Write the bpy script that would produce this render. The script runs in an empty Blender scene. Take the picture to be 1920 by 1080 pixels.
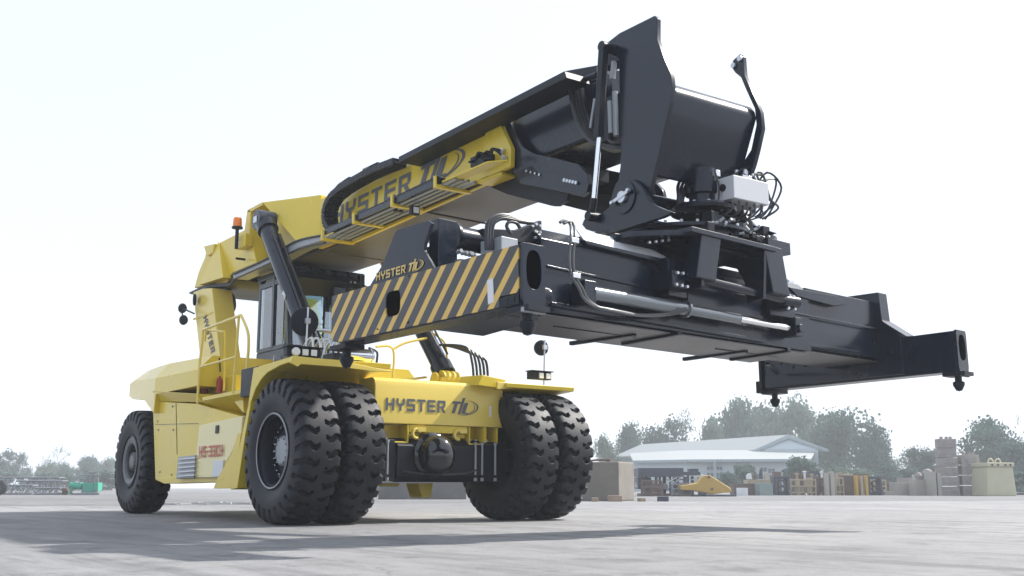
import bpy, bmesh, math, random
from mathutils import Vector as V, Matrix
R_ = math.radians
random.seed(7)
scene = bpy.context.scene
col = scene.collection

# ---------------------------------------------------------------- camera (solved from the wheels and the spreader)
CAM = V((11.5073, -7.2081, .4166)); YAW, PITCH, FPX = 2.5133, .1798, 2050.
CF = V((math.cos(YAW)*math.cos(PITCH), math.sin(YAW)*math.cos(PITCH), math.sin(PITCH)))
CR = V((math.sin(YAW), -math.cos(YAW), 0)); CU = CR.cross(CF)
cd = bpy.data.cameras.new('camera'); cam = bpy.data.objects.new('camera', cd); col.objects.link(cam)
cd.sensor_width = 36; cd.lens = FPX/1920*36; cd.clip_start = .05; cd.clip_end = 5000
cam.matrix_world = Matrix(((CR.x, CU.x, -CF.x, CAM.x), (CR.y, CU.y, -CF.y, CAM.y), (CR.z, CU.z, -CF.z, CAM.z), (0, 0, 0, 1)))
cd.dof.use_dof = True; cd.dof.focus_distance = 10; cd.dof.aperture_fstop = 7
scene.camera = cam

# a measured point of the photograph on a known plane of the machine -> metres
def P(px, py, ax, v):
    d = CF*FPX + CR*(px-960) - CU*(py-540); t = (v-CAM[ax])/d[ax]; return CAM + d*t
def PY(y, *pts): return [P(a, b, 1, y) for a, b in pts]
def PX(x, *pts): return [P(a, b, 0, x) for a, b in pts]
# spreader frame: yawed a little on its rotator
SPM = Matrix.Rotation(.0838, 4, 'Z') @ Matrix.Rotation(-.0077, 4, 'X') @ Matrix.Rotation(-.0181, 4, 'Y')
SPM.translation = V((4.2672, .0282, 1.5711)); SPI = SPM.inverted()
def L(x, y, z): return SPM @ V((x, y, z))
def PL(px, py, ax, v):                       # local coordinates of the spreader
    d = SPI.to_3x3() @ (CF*FPX + CR*(px-960) - CU*(py-540)); c = SPI @ CAM; return c + d*((v-c[ax])/d[ax])
def G(px, depth, z=0.):                      # ground spot in the yard
    d = CF*FPX + CR*(px-960); h = V((d.x, d.y, 0)); k = depth/(h.dot(V((CF.x, CF.y, 0)).normalized()))
    q = CAM + h*k; return V((q.x, q.y, z))

# ---------------------------------------------------------------- mesh builder
def spline(p, n=5):
    out = []
    for i in range(len(p)-1):
        a, b, c, d = p[max(i-1, 0)], p[i], p[i+1], p[min(i+2, len(p)-1)]
        for k in range(n):
            t = k/n; out.append(.5*((2*b)+(c-a)*t+(2*a-5*b+4*c-d)*t*t+(3*b-a-3*c+d)*t**3))
    return out+[p[-1]]
class MB:
    def __init__(s): s.v = []; s.f = []; s.uv = None
    def add(s, vs, fs):
        n = len(s.v); s.v += [V(a) for a in vs]; s.f += [tuple(i+n for i in f) for f in fs]; return s
    def prism(s, poly, vec):
        poly = [V(p) for p in poly]; vec = V(vec); n = len(poly)
        return s.add(poly+[p+vec for p in poly], [tuple(range(n))[::-1], tuple(range(n, 2*n))]+[(i, (i+1) % n, n+(i+1) % n, n+i) for i in range(n)])
    def box(s, a, b, M=None):
        c = [V((x, y, z)) for z in (a[2], b[2]) for x, y in ((a[0], a[1]), (b[0], a[1]), (b[0], b[1]), (a[0], b[1]))]
        if M: c = [M(*p) if callable(M) else M @ p for p in c]
        return s.add(c, [(3, 2, 1, 0), (4, 5, 6, 7), (0, 1, 5, 4), (1, 2, 6, 5), (2, 3, 7, 6), (3, 0, 4, 7)])
    def loft(s, secs, cap=True):
        n = len(secs[0]); vs = [V(p) for q in secs for p in q]; fs = []
        for k in range(len(secs)-1):
            for i in range(n): fs.append((k*n+i, k*n+(i+1) % n, (k+1)*n+(i+1) % n, (k+1)*n+i))
        if cap: fs += [tuple(range(n))[::-1], tuple((len(secs)-1)*n+i for i in range(n))]
        return s.add(vs, fs)
    def tube(s, pts, r, seg=10, rad=None):
        pts = [V(p) for p in pts]; secs = []; up = None
        if len(pts) > 2 and rad is None and r < .05: pts = spline(pts)
        for i, p in enumerate(pts):
            t = (pts[min(i+1, len(pts)-1)]-pts[max(i-1, 0)]).normalized()
            if up is None: up = t.orthogonal().normalized()
            up = (up - t*up.dot(t)).normalized(); b = t.cross(up); rr = rad[i] if rad else r
            secs.append([p+(up*math.cos(2*math.pi*k/seg)+b*math.sin(2*math.pi*k/seg))*rr for k in range(seg)])
        return s.loft(secs)
    def cyl(s, a, b, r, seg=24, r2=None): return s.tube([a, b], r, seg, [r, r if r2 is None else r2])
    def lathe(s, prof, o, ax, seg=48):       # prof: (radius, distance along axis)
        o = V(o); ax = V(ax).normalized(); u = ax.orthogonal().normalized(); w = ax.cross(u); secs = []
        for r, t in prof: secs.append([o+ax*t+(u*math.cos(2*math.pi*k/seg)+w*math.sin(2*math.pi*k/seg))*max(r, .0005) for k in range(seg)])
        return s.loft(secs, False)
    def bar(s, a, b, w, h, up=(0, 0, 1)):
        a = V(a); b = V(b); t = (b-a).normalized(); sd = t.cross(V(up)).normalized(); u = sd.cross(t)
        q = lambda p: [p+sd*w/2+u*h/2, p-sd*w/2+u*h/2, p-sd*w/2-u*h/2, p+sd*w/2-u*h/2]
        return s.loft([q(a), q(b)])
    def ring(s, outer, inner, vec):          # plate with a hole
        n = len(outer); vec = V(vec); o2 = [V(p)+vec for p in outer]; i2 = [V(p)+vec for p in inner]
        fs = []
        for i in range(n):
            j = (i+1) % n
            fs += [(i, j, n+j, n+i), (2*n+j, 2*n+i, 3*n+i, 3*n+j), (j, i, 2*n+i, 2*n+j), (n+i, n+j, 3*n+j, 3*n+i)]
        return s.add(list(outer)+list(inner)+o2+i2, fs)
WORLD = {}
def build(name, mb, mat, parent=None, bev=.006, sharp=32, uv=None):
    me = bpy.data.meshes.new(name)
    c = sum(mb.v, V())/len(mb.v)
    me.from_pydata([p-c for p in mb.v], [], mb.f)
    bm = bmesh.new(); bm.from_mesh(me); bmesh.ops.recalc_face_normals(bm, faces=bm.faces); bm.to_mesh(me); bm.free()
    if uv:
        l = me.uv_layers.new(name='uv')
        for lp in me.loops: l.data[lp.index].uv = uv(me.vertices[lp.vertex_index].co+c)
    me.polygons.foreach_set('use_smooth', [True]*len(me.polygons)); me.set_sharp_from_angle(angle=R_(sharp))
    me.materials.append(mat)
    o = bpy.data.objects.new(name, me); col.objects.link(o)
    if bev:
        m = o.modifiers.new('bevel', 'BEVEL'); m.width = bev; m.segments = 2; m.limit_method = 'ANGLE'; m.angle_limit = R_(35); m.harden_normals = True
    WORLD[o.name] = c
    if parent: o.parent = parent; o.location = c-WORLD[parent.name]
    else: o.location = c
    return o
def empty(name, loc, parent=None):
    o = bpy.data.objects.new(name, None); col.objects.link(o); o.empty_display_size = .3; WORLD[o.name] = V(loc)
    o.location = V(loc)-(WORLD[parent.name] if parent else V()); o.parent = parent; return o
def tag(o, label=None, cat=None, group=None, kind=None):
    for k, v in (('label', label), ('category', cat), ('group', group), ('kind', kind)):
        if v: o[k] = v
    return o

# ---------------------------------------------------------------- materials
def node_mat(name):
    m = bpy.data.materials.new(name); m.use_nodes = True; nt = m.node_tree; return m, nt, nt.nodes['Principled BSDF']
def mat(name, rgb, rough=.5, metal=0, coat=0, var=.12, scale=3., bump=0, bscale=60, dirt=None, rvar=.1, spec=.4):
    m, nt, b = node_mat(name); N = nt.nodes; K = nt.links.new
    tc = N.new('ShaderNodeNewGeometry')
    n1 = N.new('ShaderNodeTexNoise'); n1.inputs['Scale'].default_value = scale; n1.inputs['Detail'].default_value = 5
    K(tc.outputs['Position'], n1.inputs['Vector'])
    mx = N.new('ShaderNodeMix'); mx.data_type = 'RGBA'; K(n1.outputs['Fac'], mx.inputs[0])
    mx.inputs[6].default_value = (*[c*(1-var) for c in rgb], 1); mx.inputs[7].default_value = (*[min(1, c*(1+var)) for c in rgb], 1)
    out = mx.outputs[2]
    if dirt:
        n2 = N.new('ShaderNodeTexNoise'); n2.inputs['Scale'].default_value = dirt[1]; n2.inputs['Detail'].default_value = 8; n2.inputs['Roughness'].default_value = .7
        K(tc.outputs['Position'], n2.inputs['Vector'])
        rp = N.new('ShaderNodeMapRange'); rp.inputs[1].default_value = dirt[2]; rp.inputs[2].default_value = dirt[2]+.2; rp.inputs[4].default_value = dirt[3]
        K(n2.outputs['Fac'], rp.inputs[0]); m2 = N.new('ShaderNodeMix'); m2.data_type = 'RGBA'; K(rp.outputs[0], m2.inputs[0]); K(out, m2.inputs[6]); m2.inputs[7].default_value = (*dirt[0], 1); out = m2.outputs[2]
    K(out, b.inputs['Base Color']); b.inputs['Specular IOR Level'].default_value = spec
    rr = N.new('ShaderNodeMapRange'); rr.inputs[3].default_value = max(.02, rough-rvar); rr.inputs[4].default_value = min(1, rough+rvar); K(n1.outputs['Fac'], rr.inputs[0]); K(rr.outputs[0], b.inputs['Roughness'])
    b.inputs['Metallic'].default_value = metal; b.inputs['Coat Weight'].default_value = coat; b.inputs['Coat Roughness'].default_value = .08
    if bump:
        n3 = N.new('ShaderNodeTexNoise'); n3.inputs['Scale'].default_value = bscale; n3.inputs['Detail'].default_value = 4; K(tc.outputs['Position'], n3.inputs['Vector'])
        bp = N.new('ShaderNodeBump'); bp.inputs['Strength'].default_value = bump; bp.inputs['Distance'].default_value = .01; K(n3.outputs['Fac'], bp.inputs['Height']); K(bp.outputs[0], b.inputs['Normal'])
    return m
YEL = mat('yellow_paint', (.66, .495, .042), .30, coat=.12, spec=.3, var=.05, scale=1.2, bump=.04, bscale=9, dirt=((.36, .29, .12), 2.2, .58, .3))
YEL_LIT = mat('yellow_paint_sunlit', (.70, .54, .11), .33, coat=.2, var=.04, scale=1.2, bump=.04, bscale=9)  # lit copy of the yellow paint, sunlight paled into the colour
BLK = mat('dark_steel_paint', (.004, .009, .020), .25, coat=.16, spec=.3, var=.15, scale=1.5, bump=.05, bscale=8, dirt=((.05, .055, .065), 3., .62, .25))
BLKM = mat('matt_black_paint', (.006, .009, .016), .45, spec=.25, var=.2, scale=3, bump=.05, bscale=20)
GREYP = mat('boom_underside_paint', (.07, .066, .07), .38, var=.15, scale=1.3, bump=.06, bscale=6)
RUB = mat('tyre_rubber', (.008, .010, .015), .55, spec=.3, var=.3, scale=4, bump=.25, bscale=70, dirt=((.05, .05, .052), 4., .56, .3))
HOSE = mat('hose_rubber', (.02, .022, .028), .38, var=.2)
STEEL = mat('galvanised_steel', (.55, .57, .60), .35, metal=.75, var=.15, scale=8)
CHROME = mat('chrome_rod', (.75, .77, .8), .14, metal=1, var=.05)
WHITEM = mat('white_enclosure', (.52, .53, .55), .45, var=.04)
GREYM = mat('silver_grey_paint', (.30, .32, .34), .42, metal=.2, var=.12, scale=5)
ORNG = mat('orange_plastic', (.85, .22, .03), .3, var=.05)
RED = mat('red_paint', (.28, .03, .02), .35, var=.08)
DECAL = mat('grey_decal', (.10, .11, .13), .5, var=.05)
DECALY = mat('gold_decal', (.62, .46, .16), .5, var=.05)
DECALR = mat('red_decal', (.50, .13, .08), .5, var=.1)
STICK = mat('white_sticker', (.65, .66, .68), .5, var=.1, scale=40)
LENS = mat('lamp_lens', (.75, .77, .8), .15, var=.1, scale=60, coat=.8)
def glass(name, tint, a):
    m, nt, b = node_mat(name); N = nt.nodes; K = nt.links.new
    t = N.new('ShaderNodeBsdfTransparent'); t.inputs[0].default_value = (*tint, 1); g = N.new('ShaderNodeBsdfGlossy'); g.inputs['Roughness'].default_value = .03
    fr = N.new('ShaderNodeFresnel'); fr.inputs[0].default_value = 1.5; ad = N.new('ShaderNodeMath'); ad.operation = 'ADD'; ad.inputs[1].default_value = a; K(fr.outputs[0], ad.inputs[0])
    mx = N.new('ShaderNodeMixShader'); K(ad.outputs[0], mx.inputs[0]); K(t.outputs[0], mx.inputs[1]); K(g.outputs[0], mx.inputs[2]); K(mx.outputs[0], nt.nodes['Material Output'].inputs[0]); return m
GLASS = glass('cab_glass', (.72, .84, .88), .20)
GLB = mat('gloss_black_cover', (.004, .005, .008), .07, coat=.6, var=.1, rvar=.03)
TKM = mat('tank_paint_sheen', (.70, .61, .27), .3, coat=.3, var=.05, scale=1.5)  # tank yellow made paler, its gloss reflection is in the colour
DKG = mat('dark_wheel_paint', (.09, .095, .10), .4, var=.2, scale=6)
BARREL = mat('cylinder_barrel_paint', (.16, .18, .20), .22, metal=.5, coat=.6, var=.1)
def stripe_mat():
    m, nt, b = node_mat('hazard_stripes'); N = nt.nodes; K = nt.links.new
    uv = N.new('ShaderNodeUVMap'); uv.uv_map = 'uv'; sp = N.new('ShaderNodeSeparateXYZ'); K(uv.outputs[0], sp.inputs[0])
    def math_(op, a, b_=None):
        n = N.new('ShaderNodeMath'); n.operation = op
        for i, q in enumerate((a, b_)):
            if q is None: continue
            if isinstance(q, (int, float)): n.inputs[i].default_value = q
            else: K(q, n.inputs[i])
        return n.outputs[0]
    s_ = math_('SUBTRACT', sp.outputs[0], math_('MULTIPLY', sp.outputs[1], STR_K)); s_ = math_('ADD', s_, STR_0+20*STR_P)
    f = math_('FRACT', math_('DIVIDE', s_, STR_P)); f = math_('LESS_THAN', f, .39)
    ns = N.new('ShaderNodeTexNoise'); ns.inputs['Scale'].default_value = 6; ns.inputs['Detail'].default_value = 6; geo = N.new('ShaderNodeNewGeometry'); K(geo.outputs['Position'], ns.inputs['Vector'])
    a = N.new('ShaderNodeMix'); a.data_type = 'RGBA'; K(ns.outputs[0], a.inputs[0]); a.inputs[6].default_value = (.60, .37, .07, 1); a.inputs[7].default_value = (.70, .47, .10, 1)
    c = N.new('ShaderNodeMix'); c.data_type = 'RGBA'; K(ns.outputs[0], c.inputs[0]); c.inputs[6].default_value = (.032, .032, .038, 1); c.inputs[7].default_value = (.055, .055, .062, 1)
    mx = N.new('ShaderNodeMix'); mx.data_type = 'RGBA'; K(f, mx.inputs[0]); K(c.outputs[2], mx.inputs[6]); K(a.outputs[2], mx.inputs[7]); K(mx.outputs[2], b.inputs['Base Color']); b.inputs['Roughness'].default_value = .42
    return m
# slope and phase of the tape measured on the near end beam
_a = PL(886, 584, 1, -3.06); _b = PL(944, 466, 1, -3.06); STR_K = (_b.x-_a.x)/(_b.z-_a.z); _c = PL(856, 600, 1, -3.06)
_q = PL(767, 627, 1, -3.06); _r = PL(886, 584, 1, -3.06)
STR_P = ((_r.x-STR_K*_r.z)-(_q.x-STR_K*_q.z))/4.; STR_0 = -(_a.x-STR_K*_a.z)
HAZ = stripe_mat()

# ---------------------------------------------------------------- lettering
GL = {'H': (4, [(0, 0, 1, 5), (1, 2, 3, 3), (3, 0, 4, 5)]), 'Y': (4, [(0, 3, 1, 5), (3, 3, 4, 5), [(0, 3), (4, 3), (3.2, 2), (.8, 2)], (1.5, 0, 2.5, 2)]),
      'S': (4, [(0, 0, 4, 1), (3, 1, 4, 2), (0, 2, 4, 3), (0, 3, 1, 4), (0, 4, 4, 5)]), 'T': (4, [(0, 4, 4, 5), (1.5, 0, 2.5, 4)]),
      'E': (4, [(0, 0, 1, 5), (1, 0, 4, 1), (1, 2, 3.8, 3), (1, 4, 4, 5)]), 'R': (4, [(0, 0, 1, 5), (1, 4, 4, 5), (3, 2.6, 4, 4), (1, 2, 3.6, 2.6), [(1.7, 2), (2.9, 2), (4.2, 0), (2.9, 0)]]),
      '-': (2.5, [(0, 2, 2.5, 3)]), '3': (4, [(0, 0, 4, 1), (3, 1, 4, 2), (1, 2, 4, 3), (3, 3, 4, 4), (0, 4, 4, 5)]),
      'C': (4, [(0, 1, 1, 4), (0, 0, 4, 1), (0, 4, 4, 5)]), ' ': (1.5, [])}
def letters(text, mb, place, x=0., gap=1.0):
    for ch in text:
        w, rs = GL[ch]
        for r in rs:
            if isinstance(r, list): quadbox(mb, [(x+a, b) for a, b in r[::-1]], place)
            else: quadbox(mb, [(x+r[0], r[1]), (x+r[2], r[1]), (x+r[2], r[3]), (x+r[0], r[3])], place)
        x += w+gap
    return x
def quadbox(mb, pts, place):
    n = len(pts); a = [place(u, v, 0) for u, v in pts]; b = [place(u, v, 1) for u, v in pts]
    mb.add(a+b, [tuple(range(n)), tuple(range(n, 2*n))[::-1]]+[(i, n+i, n+(i+1) % n, (i+1) % n) for i in range(n)])
def emblem(mb, place, x):                    # slanted T I L and the swept ring
    sk = lambda u, v: (x+u+v*.38, v)
    for poly in ([(0, 4), (4.4, 4), (4.4, 5), (0, 5)], [(1.4, 0), (3.0, 0), (3.0, 4), (1.4, 4)], [(4.6, -.2), (5.9, -.2), (5.9, 6.6), (4.6, 6.6)],
                 [(6.3, 0), (8.2, 0), (8.2, 4.6), (6.3, 4.6)], [(8.2, 0), (9.6, 0), (9.6, .5), (8.2, .5)]):
        quadbox(mb, [sk(*p) for p in poly], place)
    for (cx, cy, a, b, t, a0, a1) in ((11.2, 2.4, 7.0, 3.1, .9, -100, 95), (11.0, 2.2, 6.2, 3.2, .55, -115, 60)):
        n = 22; pv = None
        for i in range(n+1):
            th = R_(a0+(a1-a0)*i/n); w = t*(math.sin(math.pi*i/n)**1.3*.9+.05)
            if t < .6: th -= .1; 
            k = 1-.13*(t < .6); c, s_ = math.cos(th), math.sin(th)
            e0 = (x+cx+a*k*c+(b*s_)*.38-3, cy+b*k*s_); e1 = (x+cx+(a*k-w)*c+((b*k-w*.6)*s_)*.38-3, cy+(b*k-w*.6)*s_)
            if pv: quadbox(mb, [pv[0], e0, e1, pv[1]], place)
            pv = (e0, e1)
def plane_place(o, u, v, n, su, sv, th=.002, off=.003):
    o, u, v, n = V(o), V(u), V(v), V(n).normalized()
    return lambda a, b, k: o+u*(a*su)+v*(b*sv)+n*(off+th*k)
def brand(name, o, u, v, n, length, height, m, parent, sp=1.0):
    tot = 6*5+1.2+15.; mb = MB(); pl = plane_place(o, V(u).normalized(), V(v).normalized(), n, length/tot, height/5.)
    x = letters('HYSTER', mb, pl); emblem(mb, pl, x+.8)
    return build(name, mb, m, parent, bev=0)
# ================================================================ THE REACH STACKER
RS = empty('reach_stacker', (-2.5, 0, 0))
tag(RS, 'big yellow and black container reach stacker filling the yard, spreader raised in front', 'reach stacker')
WL, TR = 6.3158, .813

# ---------------- wheels
def make_tyre():
    NT, PIT = 1044, 29; W2 = .25; prof = []           # across: (s, y, r)
    half = [(0, 0, .813), (.06, .016, .813), (.12, .032, .813), (.18, .047, .8125), (.24, .063, .812), (.32, .084, .812), (.4, .105, .811), (.5, .131, .810), (.6, .156, .808), (.7, .182, .804), (.78, .202, .799),
            (.86, .219, .788), (.92, .231, .770), (1.0, .241, .738), (1.1, .246, .70), (1.2, .250, .665), (1.3, .252, .64)]
    side = [(.254, .60), (.252, .56), (.244, .52), (.232, .48), (.222, .455), (.222, .44), (.205, .415), (.19, .395), (.16, .385)]
    rows = [(-s, -y, r) for s, y, r in half[::-1]]+half[1:]
    def depth(s, th):
        a = abs(s)
        ph = (th/(2*math.pi)*PIT+(0 if s > 0 else .5)) % 1.
        if a < .121 or a > 1.28: return 0
        if a < .34: c = .50+(.34-a)*1.15
        elif a < .64: c = .50+(a-.34)*1.0
        else: c = .80-(a-.64)*.6
        c *= 1.0; wd = .15+.07*min(a, 1); d = abs(((ph-c+.5) % 1.)-.5)
        k = max(0, min(1, (wd-d)/.035)); e = min(1, (a-.12)/.04, max(0, (1.28-a)/.16))
        return .055*k*e
    mb = MB(); n = len(rows); vs = []
    for i in range(NT):
        th = 2*math.pi*i/NT; ct, st = math.cos(th), math.sin(th)
        for s, y, r in rows:
            d = depth(s, th); rr = r-d*(1 if abs(s) < 1 else .55); yy = y-(math.copysign(d*.5, y) if abs(s) >= 1 else 0)
            vs.append(V((rr*ct, yy, rr*st)))
    fs = [(i*n+j, i*n+j+1, ((i+1) % NT)*n+j+1, ((i+1) % NT)*n+j) for i in range(NT) for j in range(n-1)]
    mb.add(vs, fs)
    for sg in (-1, 1):                                # sidewalls
        SN = 96; pr = [(sg*rows[-1][1], rows[-1][2])]+[(sg*y, r) for y, r in side]; vs = []
        for i in range(SN):
            th = 2*math.pi*i/SN
            for y, r in pr: vs.append(V((r*math.cos(th), y, r*math.sin(th))))
        m = len(pr); mb.add(vs, [(i*m+j, i*m+j+1, ((i+1) % SN)*m+j+1, ((i+1) % SN)*m+j) for i in range(SN) for j in range(m-1)])
    return mb
TYRE = None
def wheel(loc, outward, kind):
    global TYRE
    w = empty('wheel', loc, RS); sg = outward; loc = V(loc); dr = V((0, sg, 0))
    rot = random.uniform(0, 6)
    if TYRE is None:
        TYRE = build('tyre', make_tyre(), RUB, None, bev=0, sharp=28); t = TYRE; t.parent = w; t.location = (0, 0, 0)
    else:
        t = TYRE.copy(); col.objects.link(t); t.parent = w; t.location = (0, 0, 0)
    t.rotation_euler = (0, rot, 0)
    if kind == 'front_outer':
        rim = MB().lathe([(.40, .235), (.415, .225), (.412, .205), (.385, .195), (.372, .17), (.365, .10), (.36, .055), (.33, .05), (.24, .045), (.225, .05), (.22, .08), (.20, .09), (.12, .095), (.06, .10), (0, .10)], loc, dr, 64)
        build('rim', rim, BLKM, w, bev=0, sharp=25)
        build('rim_lock_ring', MB().lathe([(.405, .236), (.418, .240), (.425, .232), (.42, .222), (.405, .226)], loc, dr, 64), GREYM, w, bev=0)
        b = MB()
        for k in range(22):
            a = 2*math.pi*k/22; p = loc+V((math.cos(a)*.29, 0, math.sin(a)*.29)); b.cyl(p+dr*.045, p+dr*.085, .020, 6); b.cyl(p+dr*.085, p+dr*.11, .011, 8)
        build('wheel_nuts', b, CHROME, w, bev=0)
        b = MB().lathe([(.17, .08), (.17, .10), (.15, .12), (.09, .125), (0, .127)], loc, dr, 40)
        for k in range(12): a = 2*math.pi*k/12; p = loc+V((math.cos(a)*.145, 0, math.sin(a)*.145)); b.cyl(p+dr*.10, p+dr*.135, .011, 6)
        build('hub_cap', b, GREYM, w, bev=0)
    elif kind == 'rear':
        rim = MB().lathe([(.40, .235), (.412, .225), (.40, .205), (.372, .19), (.36, .12), (.345, .10), (.30, .10), (.27, .07), (.18, .02), (.15, .02), (0, .02)], loc, dr, 64)
        build('rim', rim, BLK, w, bev=0, sharp=25)
        build('rim_lock_ring', MB().lathe([(.385, .19), (.385, .215), (.355, .225), (.29, .21), (.27, .18), (.275, .09)], loc, dr, 48), DKG, w, bev=0, sharp=20)
        b = MB().lathe([(.15, .02), (.15, .16), (.13, .19), (.07, .20), (0, .20)], loc, dr, 32)
        for k in range(10): a = 2*math.pi*k/10; p = loc+V((math.cos(a)*.112, 0, math.sin(a)*.112)); b.cyl(p+dr*.17, p+dr*.205, .012, 6)
        build('hub_cap', b, DKG, w, bev=0)
    else:
        build('rim', MB().lathe([(.40, .2), (.41, .215), (.37, .18), (.365, -.1), (.2, -.12), (0, -.12)], loc, dr, 48), BLKM, w, bev=0)
for y, k, s_ in ((-1.90, 'front_outer', -1), (-1.34, 'inner', 1), (1.11, 'inner', -1), (1.67, 'front_outer', 1)): wheel((-.04, y, TR), s_, k)
wheel((-WL, -1.555, TR), -1, 'rear'); wheel((-WL, 1.555, TR), 1, 'rear')

# ---------------- chassis and axle
mb = MB()
pan = [(.02, 1.70), (.06, 1.695), (.10, 1.66), (.115, 1.60), (.105, 1.155), (-.30, 1.155), (-.30, 1.70)]
mb.prism([V((x, -.93, z)) for x, z in pan], (0, 1.86, 0))
CH = build('chassis', mb, YEL_LIT, RS, bev=.012)
mb = MB()
mb.box((-4.8, -.85, .75), (-.31, -.55, 1.5)); mb.box((-4.8, .55, .75), (-.31, .85, 1.5)); mb.box((-7.6, -.55, .8), (-4.81, .55, 1.5)); mb.box((-3.9, -.54, .9), (-3.6, .54, 1.3))
mb.box((-4.6, -.84, 1.51), (-.32, .84, 1.60))
build('frame_rail', mb, YEL, CH)
# bracket boxes under the front beam
mb = MB()
def recess(y0, y1, z0, z1, x=.10, d=.22, t=.018):
    mb.box((x-d, y0, z0), (x, y1, z0+t)); mb.box((x-d, y0, z0+t+.001), (x, y0+t, z1)); mb.box((x-d, y1-t, z0+t+.001), (x, y1, z1)); mb.box((x-d-.02, y0, z0), (x-d-.001, y1, z1))
recess(-.93, -.45, .93, 1.152); recess(.42, .66, .93, 1.152); recess(.665, .86, .93, 1.152)
mb.box((-.12, -.43, 1.06), (.085, .40, 1.152)); mb.box((-.10, -.44, 1.01), (.03, -.25, 1.058)); mb.box((-.10, .22, 1.01), (.03, .41, 1.058))
build('axle_bracket', mb, YEL, CH)
for y in (-.40, .20):
    t = MB(); c = V((.10, y+.06, 1.045)); t.tube([c+V((0, math.cos(a)*.055, math.sin(a)*.055)) for a in [i*math.pi/10+.3 for i in range(16)]], .02, 10); t.box((.088, y+.07, 1.07), (.12, y+.18, 1.12))
    build('towing_eye', t, YEL_LIT, CH)
mb = MB()
for y in (-.85, -.72, .5, .58, .75):
    mb.cyl((.0, y, .93), (.0, y, 1.0), .022, 8); mb.cyl((.0, y, .95), (.0, y, .985), .032, 6)
build('mounting_bolts', mb, STEEL, CH, bev=0)
brand('lettering', P(723, 769, 0, .109), (0, 1, 0), (0.02, 0, 1), (1, 0, 0), 1.33, .148, DECAL, CH)
t = MB(); a = P(917, 762, 0, .108); t.box((.1085, a.y, a.z-.13), (.111, a.y+.035, a.z+.02)); build('sticker', t, STICK, CH, bev=0)

mb = MB()
prof = [(-.26, .50), (.05, .47), (.12, .55), (.13, .90), (.02, .99), (-.26, .99)]
mb.prism([V((x, -.62, z)) for x, z in prof], (0, 1.24, 0)); mb.cyl((-.04, -1.9, TR-.06), (-.04, 1.65, TR-.06), .14, 32)
mb.box((-.2, -1.0, .48), (.10, -.63, .97)); mb.box((-.2, .63, .48), (.10, 1.0, .97))
AX = build('drive_axle', mb, BLKM, RS, bev=.012)
mb = MB(); mb.lathe([(.275, .0), (.275, .03), (.255, .05), (.235, .06), (.235, .11), (.22, .19), (.18, .25), (.11, .285), (0, .295)], (.125, -.13, .79), (1, 0, 0), 48)
build('differential_cover', mb, GLB, AX, bev=0, sharp=40)
mb = MB()
for y in (-.86, -.75, .50, .60, .80): mb.cyl((.125, y, .56), (.125, y, .93), .014, 12); mb.cyl((.125, y, .485), (.125, y, .525), .022, 6); mb.cyl((.125, y, .93), (.125, y, .96), .022, 6)
build('axle_clamp_bolts', mb, GREYM, AX, bev=0)
mb = MB(); mb.tube([(.15, -.55, .60), (.19, -.35, .57), (.20, 0, .56), (.19, .3, .58), (.15, .5, .62)], .012, 8); build('brake_hose', mb, HOSE, AX, bev=0)
mb = MB(); mb.prism([V((-.5, .05, .46)), V((-.5, .28, .46)), V((-.5, .24, .28)), V((-.5, .12, .28))], (-.3, 0, 0)); mb.box((-.9, -.35, .42), (-.7, -.1, .46))
build('belly_plate', mb, YEL, CH)

# ---------------- mudguards
OUT = [(432, 918), (464, 764), (475, 690), (547, 668)]
def guard(sg):
    if sg < 0: o = PY(-2.12, *OUT); y0, y1 = -2.12, -.86
    else: o = [V((p.x, 2.0, p.z-.13)) for p in PY(-2.12, *OUT)]; y0, y1 = 1.90, .80
    i_ = [(-1.02, .40), (-.86, .98), (-.71, 1.41), (-.60, 1.54), (-.45, 1.64), (-.28, 1.705), (.05, 1.755), (.36, 1.775)]
    if sg > 0: i_ = [(x, z-.13) for x, z in i_]
    pts = [(p.x, p.z) for p in o]
    poly = [V((x, y0, z)) for x, z in pts[1:]]+[V((x, y0, z)) for x, z in i_[2:][::-1]]
    g = build('mudguard', MB().prism(poly, (0, (y1-y0), 0)), YEL, RS, bev=.01)
    apr = [V((x, y0, z)) for x, z in (pts[0], (pts[1][0], pts[1][1]-.003), (i_[2][0], i_[2][1]-.003), i_[1], i_[0])]
    build('rear_apron', MB().prism(apr, (0, math.copysign(.30 if sg < 0 else .12, y1-y0), 0)), YEL, g, bev=.006)
    return g
MG = guard(-1); MG2 = guard(1)
lip = PX(.372, (547, 667), (641, 678), (737, 697), (700, 697), (640, 689), (563, 683), (556, 688), (549, 684), (541, 680))
build('front_lip', MB().prism(lip, (.03, 0, 0)), YEL_LIT, MG)
lp2 = PX(.30, (930, 716), (1046, 727), (1068, 729), (1066, 733), (1000, 727), (960, 728), (930, 730))
build('front_lip', MB().prism(lp2, (.03, 0, 0)), YEL_LIT, MG2)
t = MB(); t.loft([PX(.28, (905, 703), (950, 712), (940, 728), (896, 722)), [p+V((-.5, 0, .02)) for p in PX(.28, (905, 703), (950, 712), (940, 728), (896, 722))]]); build('step_box', t, YEL, MG2)
t = MB(); t.prism(PY(-1.95, (463, 690), (474, 690), (469, 742), (463, 742)), (0, .9, 0)); build('rear_skirt', t, BLKM, MG)
t = MB(); t.prism(PY(-1.95, (407, 897), (434, 850), (446, 812), (452, 812), (440, 900), (432, 916), (400, 916)), (0, .5, 0)); build('skirt_gusset', t, YEL, MG)

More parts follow.
